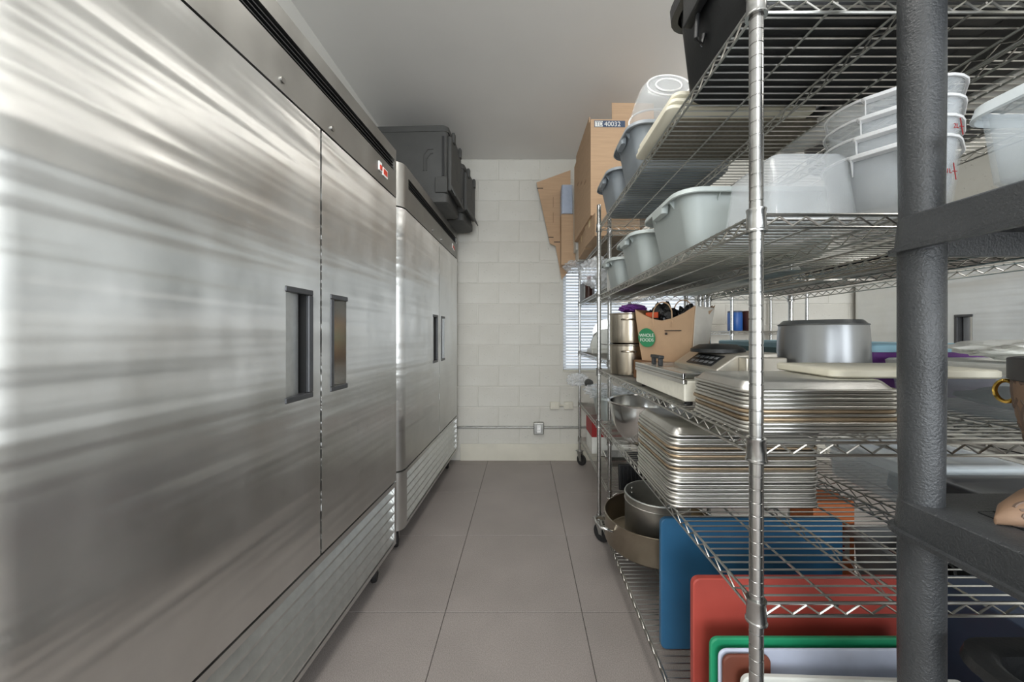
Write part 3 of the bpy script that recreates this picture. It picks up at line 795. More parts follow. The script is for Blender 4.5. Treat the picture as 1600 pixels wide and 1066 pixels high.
for a in (1.1, 2.2):
    for zz in (.215, .24):
        part('rivet', MB().lathe([(.008, 0), (.006, .004), (.0001, .005)], 12, caps=False), 'rivet', t, ((R1 - .005) * cos(a), (R1 - .005) * sin(a), zz), (0, -pi / 2, a), smooth=40)

# cutting boards standing on the lowest shelf
ZE = LE + .0025
board('cutting_board', 'blue plastic cutting board standing beside the braising pan', 'cutting board', .474, 1.10, 1.243, ZE, .603, .02, 'blue_board', R(0), 0)
board('cutting_board', 'large red plastic cutting board in front of the blue one', 'cutting board', .462, 1.04, .985, ZE, .572, .02, 'red_board', R(0))
board('cutting_board', 'green plastic cutting board leaning before the red one', 'cutting board', .470, 1.02, .905, ZE, .474, .012, 'green_board')
board('cutting_board', 'lilac-edged board sandwiched between green and brown boards', 'cutting board', .480, 1.02, .884, ZE, .463, .008, 'lilac_edge')
board('cutting_board', 'brown cutting board between the lilac edge and the white one', 'cutting board', .484, .60, .872, ZE, .459, .010, 'brown_board')
board('cutting_board', 'scratched white cutting board at the front of the board row', 'cutting board', .512, 1.02, .835, ZE, .437, .014, 'white_board', 0, R(-2))
# orange printed carton and black basket behind the boards
t = thing('printed_carton', 'orange printed carton behind the blue cutting board', 'box', (1.115, 1.38, LE + .003))
part('carton', MB().box(0, .16, 0, .12, 0, .44), 'orange_box', t, bevel=.002)
part('price_panel', MB().box(.02, .14, -.001, .0, .22, .32), 'print_white', t)
for k in range(5): part('print_line', MB().box(.03, .12, -.0018, -.001, .235 + k * .016, .241 + k * .016), 'red_print', t)
t = tub('storage_basket', 'dark grey basket of kitchen bits behind the red cutting board', 'basket', (1.36, 1.19, LE + .003), .14, .15, .36, 'grey_plastic', ribs=False, r=.02, grips=False)
for k in range(3):
    o = link('kitchen_tool', crumple(20 + k, .05, .04, .10, .4, 3, 3), ('black_film', 'grey_pot', 'black_plastic')[k], None, (1.30 + .06 * k, 1.13 + .06 * k, LE + .05 + .10))
    tag(o, ('crumpled black bundle in the dark grey basket', 'bent grey metal utensil bundle in the dark grey basket', 'dark moulded fitting in the dark grey basket')[k], 'utensil')
t = thing('navy_box', 'navy panelled carton low behind the black shelving unit', 'box', (1.12, .74, LE + .003))
part('carton', MB().box(.01, .34, 0, .25, 0, .42), 'navy', t, bevel=.003)
for xx in (.10, .20): part('seam', MB().box(xx - .003, xx + .003, -.002, 0, .0, .42), 'grey_plastic', t)
t = thing('cream_carton', 'plain cream carton low beside the navy one', 'box', (1.475, .78, LE + .003))
part('carton', MB().box(0, .13, 0, .3, 0, .40), 'cream', t, bevel=.003)

# ------------------------------------------------------------------ shelf B : bus tubs and clear containers
ZB = LB + .0025
tub('bus_tub', 'biggest pale grey bus tub beside the round chrome post', 'tub', (.715, 1.20, ZB), .245, .155, .182, 'tub_grey', group='pale grey bus tubs')
tub('bus_tub', 'middle pale grey bus tub behind the biggest one', 'tub', (.69, 1.60, ZB), .225, .140, .182, 'tub_grey', group='pale grey bus tubs')
tub('bus_tub', 'small pale grey tub at the far end of the pan rack', 'tub', (.66, 1.93, ZB), .20, .115, .15, 'tub_grey', group='pale grey bus tubs')
t = thing('glove_box', 'white and blue printed carton behind the small grey tub', 'box', (.50, 2.085, ZB))
part('carton', MB().box(0, .2, 0, .06, 0, .19), 'print_white', t, bevel=.002)
part('blue_print', MB().box(.03, .17, -.001, 0, .11, .16), 'blue_can', t)
for k in range(3): part('print_line', MB().box(.045 + .035 * k, .068 + .035 * k, -.0018, -.001, .125, .145), 'print_white', t)
# square cloudy container upside down
t = thing('food_container', 'upturned square cloudy plastic container beside the nested ones', 'container', (.625, .86, ZB))
m = MB().loft([rr(0, 0, 0, .098, .098, .02), rr(0, 0, .145, .085, .085, .02), rr(0, 0, .155, .077, .077, .018), rr(0, 0, .152, .075, .075, .018), rr(0, 0, .143, .082, .082, .02), rr(0, 0, 0, .095, .095, .02)], caps=False, wrap=False)
m.loft([rr(0, 0, .152, .077, .077, .018), rr(0, 0, .155, .077, .077, .018)])
part('body', m, 'cloudy', t, smooth=40)
part('rim', MB().tube(rr(0, 0, .004, .099, .099, .02), .003, 6, True), 'cloudy_edge', t)
# nested cloudy containers
for k in range(4):
    z = ZB + k * .040; h = .158
    t = thing('food_container', ('lowest cloudy container in the nested pile, with red litre marks', 'second cloudy container up in the nested pile', 'third cloudy container up in the nested pile', 'topmost cloudy container of the nested pile')[k], 'container', (.850 + .002 * k, .838, z), R(36 + 3 * k), 'nested cloudy containers')
    m = MB(); a = .110
    m.loft([rr(0, 0, 0, a * .80, a * .80, .065, 6), rr(0, 0, .012, a * .86, a * .86, .07, 6), rr(0, 0, h, a, a, .078, 6), rr(0, 0, h, a - .003, a - .003, .076, 6), rr(0, 0, .014, a * .86 - .003, a * .86 - .003, .068, 6), rr(0, 0, .003, a * .8, a * .8, .065, 6)])
    part('body', m, 'cloudy', t, smooth=50)
    part('rim', MB().tube(rr(0, 0, h, a + .002, a + .002, .079, 6), .003, 6, True), 'cloudy_edge', t)
    for s in (-1, 1):
        m = MB().loft([rr(s * (a + .009), 0, h - .012, .010, .042, .006, 3), rr(s * (a + .009), 0, h - .006, .012, .045, .006, 3)])
        for yy in (-.038, .038):
            m.add([(s * a, yy - .001, h - .012), (s * (a + .018), yy - .001, h - .012), (s * a, yy - .001, h - .045), (s * a, yy + .001, h - .012), (s * (a + .018), yy + .001, h - .012), (s * a, yy + .001, h - .045)], [(0, 1, 2), (5, 4, 3), (0, 3, 4, 1), (1, 4, 5, 2), (2, 5, 3, 0)])
        part('handle', m, 'cloudy_edge', t)
    if k in (0, 1):
        zz = (.086, .134)[k]; rad = .1048 + .0185 * (zz + .004) / h + .0006; an = R(-32)
        def mk(lx, z): return (lx * cos(an) + rad * sin(an), lx * sin(an) - rad * cos(an), z)
        part('scale_line', MB().box(-.0006, .0006, -.0006, .0006, -.018, .018), 'red_print', t, mk(.012, zz + .004), (-R(6.5), 0, an))
        part('tick', MB().box(-.005, .005, -.0006, .0006, -.0006, .0006), 'red_print', t, mk(.012, zz + .004), (0, 0, an))
        text('volume_mark', ('1L', '2L')[k], .013, 'red_print', t, mk(-.007, zz), (pi / 2, 0, an))
# clear bin on the black shelf top
t = tub('clear_bin', 'large clear plastic bin on the upper black plastic shelf', 'bin', (.805, .300, 1.4335), .168, .215, .118, 'clear', r=.03, ribs=False, rimmat='clear_edge', taper=.95, grips=False, rim_w=.006)
t = thing('folded_towels', 'dark maroon folded cloth inside the clear bin', 'cloth', (.80, .36, 1.4375))
part('cloth', MB().loft([rr(0, 0, 0, .09, .08, .02), rr(0, 0, .03, .095, .085, .02), rr(0, 0, .05, .09, .08, .02)]), 'brown_can', t, smooth=40)

# ------------------------------------------------------------------ top shelf of the pan rack
ZA = LA + .0025
t = thing('storage_tote', 'big black storage tote with clip handle on the top shelf', 'tote', (.745, .878, ZA))
m = MB(); bx, by, hx, hy, h = .275, .16, .30, .178, .27; th = .004
m.loft([rr(0, 0, 0, bx - .01, by - .01, .03, 5), rr(0, 0, .012, bx, by, .035, 5), rr(0, 0, h, hx, hy, .045, 5), rr(0, 0, h, hx - th, hy - th, .045, 5), rr(0, 0, .014, bx - th, by - th, .035, 5)])
part('body', m, 'black_plastic', t, smooth=45)
part('rim', MB().loft([rr(0, 0, h - .03, hx + .004, hy + .004, .045), rr(0, 0, h - .028, hx + .022, hy + .022, .06), rr(0, 0, h + .004, hx + .024, hy + .024, .06), rr(0, 0, h + .006, hx, hy, .045)], caps=False), 'black_plastic', t, smooth=45)
part('lid', MB().loft([rr(0, 0, h + .006, hx + .018, hy + .018, .06), rr(0, 0, h + .024, hx + .01, hy + .01, .05)]), 'black_plastic', t, smooth=45)
for s in (-1, 1):
    cl_ = part('clip_handle', MB().box(s * (hx + .012) - .010, s * (hx + .012) + .014, -.03, .075, h - .12, h - .005), 'black_plastic', t, bevel=.004)
    part('clip_hook', MB().tube([(s * (hx + .004), 0.03, h - .12), (s * (hx + .008), 0.03, h - .18), (s * (hx - .006), 0.03, h - .195), (s * (hx - .012), 0.03, h - .17)], .006, 8), 'black_plastic', cl_, smooth=50)

o = part('rubber_mat', MB().loft([rr(0, 0, 0, .225, .12, .02), rr(0, 0, .012, .225, .12, .02)]), 'cork_mat', None, (.70, 1.235, ZA), smooth=40); tag(o, 'speckled grey brown mat under the cream boards on the top shelf', 'mat')
for k in range(3):
    o = part('serving_board', MB().loft([rr(0, 0, 0, .222, .155, .02), rr(0, 0, .003, .226, .159, .022), rr(0, 0, .012, .226, .159, .022), rr(0, 0, .015, .222, .155, .02)]), 'cream', None, (.655 + .006 * k, 1.225 - .004 * k, ZA + .0125 + k * .0158), (0, 0, .01 * k), smooth=40)
    tag(o, ('lowest cream plastic board of three stacked beside the tote', 'middle cream plastic board of three stacked beside the tote', 'upper cream plastic board of three stacked beside the tote')[k], 'board', 'cream boards on the top shelf')
m = MB().loft([oval(0, 0, 0, .055, .12, 36), oval(0, 0, .008, .068, .14, 36), oval(0, 0, .02, .075, .15, 36), oval(0, 0, .02, .072, .147, 36), oval(0, 0, .005, .052, .116, 36)])
o = part('oval_platter', m, 'white_gloss', None, (.985, 1.19, ZA), (0, 0, R(10)), smooth=40); tag(o, 'white oval platter on the top shelf at the back edge', 'platter')
m = MB().lathe([(.0001, 0), (.05, 0), (.062, .012), (.06, .014), (.05, .004), (.0001, .004)], 30, caps=False)
o = part('plate', m, 'white_gloss', None, (1.02, .985, ZA + .0), smooth=40); tag(o, 'small round white plate peeking out behind the black tote', 'plate')
tub('bus_tub', 'darker grey bus tub under the cloudy bowl on the top shelf', 'tub', (.655, 1.56, ZA), .215, .135, .182, 'tub_dark', group='dark grey bus tubs')
tub('bus_tub', 'darker grey bus tub at the far end of the top shelf', 'tub', (.655, 1.925, ZA), .215, .145, .165, 'tub_dark', group='dark grey bus tubs')
# cloudy salad bowl tipped on its side in the near grey tub
t = thing('salad_bowl', 'round cloudy plastic bowl upturned in the darker grey tub', 'bowl', (.592, 1.575, ZA + .258)); t.rotation_euler = (R(58), R(-6), 0)
prof = [(.125, 0), (.128, .01), (.118, .08), (.105, .135), (.092, .155), (.078, .160), (.074, .155), (.052, .154), (.048, .160), (.0001, .160)]
part('body', MB().lathe(prof + [(.0001, .157), (.09, .152), (.115, .08), (.124, .0)], 40, caps=False), 'cloudy', t, smooth=40)
for rr_2, z in ((.083, .160), (.050, .161), (.127, .006)):
    part('ring', MB().tube([(rr_2 * cos(2 * pi * k / 36), rr_2 * sin(2 * pi * k / 36), z) for k in range(36)], .003, 6, True), 'cloudy_edge', t)

# ------------------------------------------------------------------ cartons on the rack by the window
Z2 = 1.885 + .0025
def carton(label, loc, wx, wy, h, rz=0.0, flap=False, material='cardboard', tape=True, cat='box'):
    t = thing('cardboard_box', label, cat, loc, rz)
    part('carton', MB().box(0, wx, 0, wy, 0, h), material, t, bevel=.002)
    if tape:
        part('tape', MB().box(-.0006, wx + .0006, wy / 2 - .025, wy / 2 + .025, h - .05, h + .0008), 'tape', t)
        part('flap_seam', MB().box(.002, wx - .002, wy / 2 - .001, wy / 2 + .001, h, h + .001), 'cardboard_dark', t)
    return t
carton('small taped carton underneath the tall carton, nearer the pan rack', (.47, 2.36, Z2), .30, .33, .155, R(2))
carton('plain brown carton underneath the tall carton, nearer the window', (.468, 2.74, Z2), .30, .36, .155, R(-1))
t = carton('tall brown carton with blue 40032 label on the window rack', (.455, 2.43, Z2 + .157), .46, .70, .655, R(1), tape=False)
for a, b, c, d, e in ((.16, .455, .02, .026, .155),):
    part('open_flap', MB().box(a, b, c, d, .655, .655 + e), 'cardboard', t, rot=(R(-3), 0, 0), bevel=.002)
part('open_flap', MB().box(0, .006, .05, .6, .655, .70), 'cardboard', t, rot=(0, 0, 0), bevel=.001)
lp = part('label', MB().box(.025, .235, -.0012, 0, .60, .645), 'label_blue', t)
part('label_panel', MB().box(.030, .082, -.0018, -.0012, .604, .641), 'print_white', lp)
text('lettering', 'TD', .04, 'label_blue', lp, (.034, -.0018, .6085), (pi / 2, 0, 0), .0004, .95)
text('lettering', '40032', .045, 'print_white', lp, (.092, -.0013, .607), (pi / 2, 0, 0), .0004, 1.0)
for k in range(3):
    part('hand_slot', MB().box(-.0015, 0, .16 + .16 * k, .22 + .16 * k, .30 + .06 * k, .315 + .06 * k), 'cardboard_dark', t)
o = part('white_box', MB().box(0, .26, 0, .16, 0, .10), 'painted_metal', None, (.48, 3.16, Z2), bevel=.003); tag(o, 'low pale box behind the tall carton at the wall', 'box')
o = part('white_box', MB().box(0, .22, 0, .15, 0, .62), 'painted_metal', None, (.463, 3.17, Z2 + .1005), (0, 0, 0), bevel=.003); tag(o, 'tall pale box squeezed between the tall carton and the wall', 'box')
# flattened carton leaning on the wall, propped on the rack end
t = thing('flattened_carton', 'flattened brown carton tilted against the block wall', 'cardboard', (.455, 3.475, 1.93))
m = MB().add([(-.33, -.006, .78), (0, -.006, .90), (0, -.006, .10), (-.20, -.006, .19), (-.33, .0, .78), (0, .0, .90), (0, .0, .10), (-.20, 0, .19)], [(0, 1, 2, 3), (7, 6, 5, 4), (0, 4, 5, 1), (1, 5, 6, 2), (2, 6, 7, 3), (3, 7, 4, 0)])
part('panel', m, 'cardboard', t)
m = MB().add([(-.145, -.004, .165), (.02, -.004, .10), (.02, -.004, -.035), (-.085, -.004, -.16), (-.145, .002, .165), (.02, .002, .10), (.02, .002, -.035), (-.085, .002, -.16)], [(0, 1, 2, 3), (7, 6, 5, 4), (0, 4, 5, 1), (1, 5, 6, 2), (2, 6, 7, 3), (3, 7, 4, 0)])
part('flap', m, 'cardboard', t)
for (a, b, c) in ((-.325, .72, .06), (-.215, .245, .05), (-.16, .20, .075)):
    part('slot', MB().box(a, a + c, -.0068, -.006, b, b + .008), 'print_dark', t, rot=(0, 0, 0))
for b in (.45, .60): part('crease', MB().box(-.17, -.165, -.0066, -.006, b - .06, b + .04), 'cardboard_dark', t)
o = part('napkin_pack', MB().loft([rr(0, 0, 0, .05, .07, .015), rr(0, 0, .12, .052, .07, .02), rr(0, 0, .26, .05, .07, .02)]), 'paper_blue', None, (.405, 3.385, 2.36), (0, 0, 0), smooth=40); tag(o, 'blue and white shrink-wrapped napkin pack against the flattened carton', 'pack')
part('wrap', MB().loft([rr(0, 0, -.003, .053, .073, .017), rr(0, 0, .12, .055, .073, .02), rr(0, 0, .264, .053, .073, .02)]), 'film', o, smooth=40)
ld = part('rack_ledge_box', MB().box(0, .16, 0, .12, 0, .4725), 'cardboard', None, (.352, 3.335, Z2), bevel=.002); ld.name = 'cardboard_box'; tag(ld, 'narrow carton on end holding up the napkin pack', 'box')
for k, (a, b, c, sx, sy, sz) in enumerate(((.50, 2.45, 1.548, .10, .12, .10), (.46, 3.28, 1.80, .085, .10, .05))):
    o = link('plastic_wrap', crumple(30 + k, sx, sy, sz, .35, 3, 4), 'film', None, (a, b, c)); tag(o, ('loose clear plastic wrap bundled on the second window-rack shelf', 'torn clear plastic wrap hanging at the window rack corner')[k], 'plastic wrap')

# second shelf
Z = 1.545 + .0025
tub('bus_tub', 'pale grey tub on the window rack beside a dark bottle', 'tub', (.76, 2.55, Z), .19, .17, .20, 'tub_grey')
tub('bus_tub', 'pale grey tub at the wall end of the window rack', 'tub', (.78, 2.96, Z), .17, .15, .18, 'tub_grey')
t = thing('bottle', 'dark squat bottle with red cap on the window rack', 'bottle', (.585, 3.20, Z))
part('body', MB().lathe([(.03, 0), (.036, .005), (.036, .13), (.02, .165), (.016, .185)], 20), 'brown_can', t, smooth=40)
part('cap', MB().lathe([(.019, .18), (.019, .21), (.0001, .212)], 16, cap1=False), 'red_print', t, smooth=40)
t = thing('kitchen_scale', 'pale grey kitchen box standing at the end of the window rack', 'box', (.532, 3.28, Z))
part('body', MB().box(0, .12, 0, .10, 0, .16), 'grey_plastic', t, bevel=.006)
part('face', MB().box(.02, .10, -.002, 0, .03, .13), 'tub_grey', t)
# slicer
t = thing('food_slicer', 'food slicer with a rounded pale guard on the middle window-rack shelf', 'slicer', (.56, 2.95, 1.0775))
part('base', MB().box(0, .34, 0, .22, 0, .04), 'slicer', t, bevel=.01)
pr = [(-.0, .04)] + [(.15 - .15 * cos(pi * k / 14), .04 + .17 * sin(pi * k / 14)) for k in range(15)] + [(.30, .04)]
part('guard', MB().prism_y(pr[1:], .05, .085), 'slicer', t, smooth=30)
part('blade', MB().loft([[(.15 + .125 * cos(2 * pi * k / 30), y_, .165 + .125 * sin(2 * pi * k / 30)) for k in range(30)] for y_ in (.095, .099)]), 'bright_steel', t)
part('motor', MB().loft([rr(.2, .155, .04, .09, .045, .03), rr(.2, .155, .13, .085, .042, .03), rr(.2, .155, .15, .06, .03, .02)]), 'tub_grey', t, smooth=40)
part('knob', MB().lathe([(.016, .15), (.018, .18), (.012, .20)], 16, .2, .155), 'rubber', t, smooth=40)
m = MB().lathe([(.07, 0), (.082, .01), (.084, .11), (.08, .11), (.078, .012), (.0001, .006)], 28, cap1=False)
o = part('stock_pot', m, 'bright_steel', None, (.66, 2.45, 1.0775), smooth=40); tag(o, 'small shiny pot on the middle window-rack shelf', 'pot')
part('handle', MB().tube([(-.08, -.02, .09), (-.13, -.02, .095), (-.14, 0, .095), (-.13, .02, .095), (-.08, .02, .09)], .004, 6), 'bright_steel', o)
# low tub with film
tub('bus_tub', 'grey tub full of film-wrapped goods below the window', 'tub', (.755, 2.72, .5925), .20, .24, .20, 'tub_grey')
for k, (a, b, c, sx, sy, sz) in enumerate(((.60, 2.70, .76, .13, .19, .045), (.85, 2.74, .76, .09, .16, .05), (.475, 3.14, .785, .085, .10, .05))):
    o = link('plastic_wrap', crumple(40 + k, sx, sy, sz, .4, 3.4, 4), 'film', None, (a, b, c)); tag(o, ('clear wrapped goods heaped in the grey tub below the window', 'crumpled film at the back of the grey tub below the window', 'clear plastic bag dangling off the rack beside the block wall')[k], 'plastic wrap')
o = link('dark_bundle', crumple(51, .035, .05, .03, .4, 3, 3), 'carrier', None, (.545, 2.99, .80)); tag(o, 'dark knotted bundle in the clear plastic beside the window rack', 'bundle')
# bottom shelf
Z = .26 + .0025
t = thing('printed_carton', 'red and white printed carton on the lowest window-rack shelf', 'box', (.56, 2.93, Z))
part('carton', MB().box(0, .30, 0, .26, 0, .15), 'print_white', t, bevel=.002)
part('red_top', MB().box(-.002, .302, -.002, .262, .135, .262), 'red_print', t, bevel=.002)
t = thing('tray', 'white shallow tray below the red and white carton', 'tray', (.62, 2.62, Z))
part('body', MB().loft([rr(.12, .12, 0, .10, .10, .02), rr(.12, .12, .05, .12, .12, .02), rr(.12, .12, .05, .117, .117, .02), rr(.12, .12, .003, .098, .098, .02)]), 'bright_steel', t, smooth=40)
part('handle', MB().box(-.04, 0.0, .10, .14, .045, .052), 'bright_steel', t)
m = MB().lathe([(.08, 0), (.094, .01), (.096, .15), (.092, .15), (.09, .012), (.0001, .006)], 30, cap1=False)
o = part('stock_pot', m, 'grey_pot', None, (.80, 2.44, Z), smooth=40); tag(o, 'plain metal pot on the lowest window-rack shelf', 'pot')
t = thing('grill_pan', 'black ribbed grill plate leaning at the end of the lowest shelf', 'grill', (.60, 2.245, Z - .004))
m = MB().box(0, .36, 0, .02, 0, .16); part('plate', m, 'rubber', t, bevel=.008, rot=(R(-8), 0, 0))
rb = MB().box(-.005, .005, -.012, 0, .015, .145).mesh('ridge')
for k in range(13): link('ridge', rb, 'black_plastic', t, (.025 + k * .0258, 0, 0), (R(-8), 0, 0))

# ------------------------------------------------------------------ rack behind: lidded bins
ZC = 1.0285 + .0025
bin_lid('lidded_bin', 'teal bin with pale blue lid farthest along the back rack', 'bin', (1.33, 1.90, ZC), .215, .165, .165, 'teal', 'sky_blue')
bin_lid('lidded_bin', 'teal bin with pale blue lid beside the grey pot', 'bin', (1.335, 1.53, ZC), .22, .165, .165, 'teal', 'sky_blue')
bin_lid('lidded_bin', 'purple bin with pale blue lid tucked behind the grey pot', 'bin', (1.345, 1.25, ZC), .22, .09, .165, 'purple', 'sky_blue', r=.02)
bin_lid('lidded_bin', 'clear bin with white lid seen beyond the black post', 'bin', (1.35, .925, ZC), .235, .195, .125, 'clear', 'white_plastic')
o = link('white_cloth', crumple(61, .15, .12, .025, .35, 2.5, 4), 'white_plastic', None, (1.33, .93, ZC + .137)); tag(o, 'crumpled white sheet on the white-lidded clear bin', 'cloth')
o = link('grey_cloth', crumple(62, .15, .12, .03, .2, 2.0, 3), 'grey_plastic', None, (1.34, .93, ZC + .005)); tag(o, 'folded grey cloth inside the white-lidded clear bin', 'cloth')
t = thing('metal_caddy', 'grey metal box on the pale blue lid by the chrome post', 'box', (1.24, 1.50, ZC + .177))
part('body', MB().loft([rr(0.05, .08, 0, .085, .07, .015), rr(.05, .08, .065, .08, .066, .015)]), 'grey_plastic', t, smooth=40)
t = thing('white_carton', 'small white carton with printed side on the back rack', 'box', (1.40, 1.55, ZC + .177))
part('carton', MB().box(0, .10, 0, .08, 0, .062), 'print_white', t, bevel=.002)
for k in range(3): part('print_line', MB().box(.012, .085 - .012 * k, -.001, 0, .014 + .015 * k, .022 + .015 * k), 'navy', t)
ZD2 = .715 + .0025
bin_lid('lidded_bin', 'clear bin of gadgets beside the tall pan stack', 'bin', (1.31, 1.20, ZD2), .19, .15, .12, 'clear', 'clear_edge')
o = part('gadget', MB().lathe([(.05, 0), (.06, .01), (.055, .05), (.03, .06)], 24), 'grey_pot', None, (1.27, 1.17, ZD2 + .004), smooth=40); tag(o, 'round metal gadget inside the clear bin by the pan stack', 'gadget')
bin_lid('lidded_bin', 'clear bin with dark grey lid beyond the black post', 'bin', (1.35, .875, ZD2), .225, .145, .11, 'clear', 'trim_grey')
o = part('sign_strip', MB().box(-.06, .06, -.002, .002, 0, .05), 'black_plastic', None, (1.18, .715, ZD2)); tag(o, 'small black printed strip below the dark grey lid', 'label')
text('lettering', 'B', .045, 'print_white', o, (-.05, -.0025, .008), (pi / 2, 0, 0))
# middle and top shelf of the back rack
ZB3 = 1.4745 + .0025
o = part('dark_tray', MB().loft([rr(0, 0, 0, .20, .30, .03), rr(0, 0, .05, .22, .32, .03), rr(0, 0, .05, .215, .315, .03), rr(0, 0, .004, .195, .295, .03)]), 'black_plastic', None, (1.37, 1.20, ZB3), smooth=40); tag(o, 'shallow black tray on the back rack', 'tray')
o = part('steel_tray', MB().loft([rr(0, 0, 0, .20, .26, .03), rr(0, 0, .04, .22, .28, .03), rr(0, 0, .04, .216, .276, .03), rr(0, 0, .003, .197, .257, .03)]), 'grey_pot', None, (1.37, 1.84, ZB3), smooth=40); tag(o, 'shallow steel tray on the back rack behind the black one', 'tray')
ZA3 = 1.895 + .0025
t = thing('white_carton', 'white carton with handwritten letters on the top back shelf', 'box', (1.245, .72, ZA3))
part('carton', MB().box(0, .33, 0, .34, 0, .22), 'print_white', t, bevel=.003)
text('handwriting', 'FK', .055, 'print_dark', t, (.06, .09, -.0008), (pi, 0, 0))
t = tub('dark_crate', 'dark grey crate on the top back shelf beside the white carton', 'crate', (1.362, 1.32, ZA3), .21, .22, .22, 'trim_grey', ribs=False, grips=False)
o = part('dark_slab', MB().box(0, .09, 0, .36, 0, .24), 'carrier', None, (1.14, .73, ZA3), bevel=.004); tag(o, 'dark upright case between the tote and the white carton', 'case')

# canisters on the far rack
for k, (xx, ma, lb) in enumerate(((1.80, 'blue_can', 'blue canister on the small far rack'), (1.925, 'brown_can', 'dark brown canister next to the blue one'))):
    t = thing('canister', lb, 'canister', (xx + .04, 3.12, 1.2695), group='canisters on the far rack')
    part('body', MB().lathe([(.054, 0), (.058, .006), (.058, .15), (.054, .158)], 28), ma, t, smooth=40)
    part('lid', MB().lathe([(.057, .158), (.057, .172), (.0001, .175)], 28, cap1=False), 'navy' if k == 0 else 'brown_can', t, smooth=40)

# ------------------------------------------------------------------ insulated carriers on the far refrigerator
def carrier(label, loc, wx, wy, h, rz):
    t = thing('insulated_carrier', label, 'carrier', loc, rz, 'insulated food carriers')
    part('body', MB().loft([rr(0, 0, .03, wx / 2 - .03, wy / 2 - .02, .03), rr(0, 0, .05, wx / 2 - .015, wy / 2 - .008, .03), rr(0, 0, h - .05, wx / 2 - .006, wy / 2 - .004, .03)]), 'carrier', t, smooth=40)
    part('lid', MB().loft([rr(0, 0, h - .05, wx / 2, wy / 2, .035), rr(0, 0, h - .012, wx / 2, wy / 2, .035), rr(0, 0, h, wx / 2 - .015, wy / 2 - .015, .03)]), 'carrier', t, smooth=40)
    part('foot_flange', MB().loft([rr(0, 0, 0, wx / 2 - .02, wy / 2 - .03, .03), rr(0, 0, .012, wx / 2 - .004, wy / 2 - .012, .03), rr(0, 0, .07, wx / 2 - .004, wy / 2 - .008, .03)]), 'carrier', t, smooth=40)
    x1 = wx / 2
    d = part('door', MB().box(x1 - .012, x1 + .02, -wy / 2 + .025, wy / 2 - .025, .10, h - .07), 'carrier', t, bevel=.012)
    part('door_lip', MB().prism_y([(x1 + .012, .125), (x1 + .045, .06), (x1 + .05, .066), (x1 + .02, .14)], -wy / 2 + .03, wy / 2 - .03), 'carrier', d)
    for s in (-1, 1): part('latch', MB().box(x1 + .012, x1 + .034, s * wy * .28 - .022, s * wy * .28 + .022, h - .10, h - .025), 'carrier', d, bevel=.005)
    for k in range(2): part('relief_line', MB().box(x1 + .0195, x1 + .022, -.10 + .1 * k, -.05 + .12 * k, .3 - .05 * k, .34 + .05 * k), 'carrier', d, bevel=.002)
    y0 = -wy / 2
    part('edge_groove', MB().box(x1 - .045, x1 - .028, y0 - .0005, y0 + .02, .20, h - .085), 'carrier_dark', t)
    part('corner_clip', MB().box(x1 - .095, x1 - .006, y0 - .008, y0 + .03, .075, .19), 'carrier', t, bevel=.006)
    for k in range(2):
        m = MB().tube([(x1 - .18 + .02 * k, y0 + .002, .24), (x1 - .18 + .02 * k, y0 + .002, h - .22 - .03 * k), (x1 - .15 + .02 * k, y0 + .002, h - .18 - .03 * k), (x1 - .11, y0 + .002, h - .18 - .03 * k)], .004, 6)
        part('moulded_rib', m, 'carrier', t)
    return t
carrier('dark insulated food carrier on the far refrigerator, nearer one with visible end', (-.845, 2.83, 2.2015), .60, .40, .575, R(-2))
carrier('dark insulated food carrier on the far refrigerator, next to the block wall', (-.79, 3.255, 2.2015), .60, .38, .50, R(-5))

# ------------------------------------------------------------------ wall fittings
t = thing('electrical_conduit', 'thin grey conduit along the base of the block wall', 'conduit', (0, YB - .012, .328))
part('pipe', MB().tube([(-.66, 0, 0), (.125, 0, 0)], .010, 10), 'galvanised', t, smooth=50)
part('pipe', MB().tube([(.185, 0, 0), (1.6, 0, 0)], .010, 10), 'galvanised', t, smooth=50)
t = thing('outlet_box', 'grey metal outlet box in line with the conduit', 'outlet', (.148, YB - .005, .322))
part('box', MB().box(-.05, .05, -.045, 0, -.058, .058), 'galvanised', t, bevel=.008)
part('cover_plate', MB().box(-.044, .044, -.049, -.045, -.052, .052), 'galvanised', t, bevel=.003)
rc = part('receptacle', MB().box(-.018, .018, -.053, -.049, -.036, .036), 'white_gloss', t, bevel=.003)
for zz in (-.02, .016):
    for xx in (-.008, .006): part('slot', MB().box(xx, xx + .003, -.0535, -.053, zz, zz + .010), 'dark_gap', rc)
for k, xx in enumerate((.305, .44)):
    t = thing('outlet_box', ('white painted wall box above the conduit, farther from the rack', 'white painted wall box above the conduit, beside the rack post')[k], 'outlet', (xx, YB - .003, .542))
    part('box', MB().box(-.045, .045, -.028, 0, -.036, .036), 'base_paint', t, bevel=.006)
    part('receptacle', MB().box(-.032, -.004, -.032, -.028, -.02, .02), 'base_paint', t, bevel=.003)
    part('receptacle', MB().box(.004, .032, -.032, -.028, -.02, .02), 'base_paint', t, bevel=.003)
o = part('conduit_link', MB().tube([(.352, YB - .014, .542), (.393, YB - .014, .542)], .008, 8), 'base_paint', None); tag(o, 'short pipe nipple joining the two white wall boxes', 'conduit')

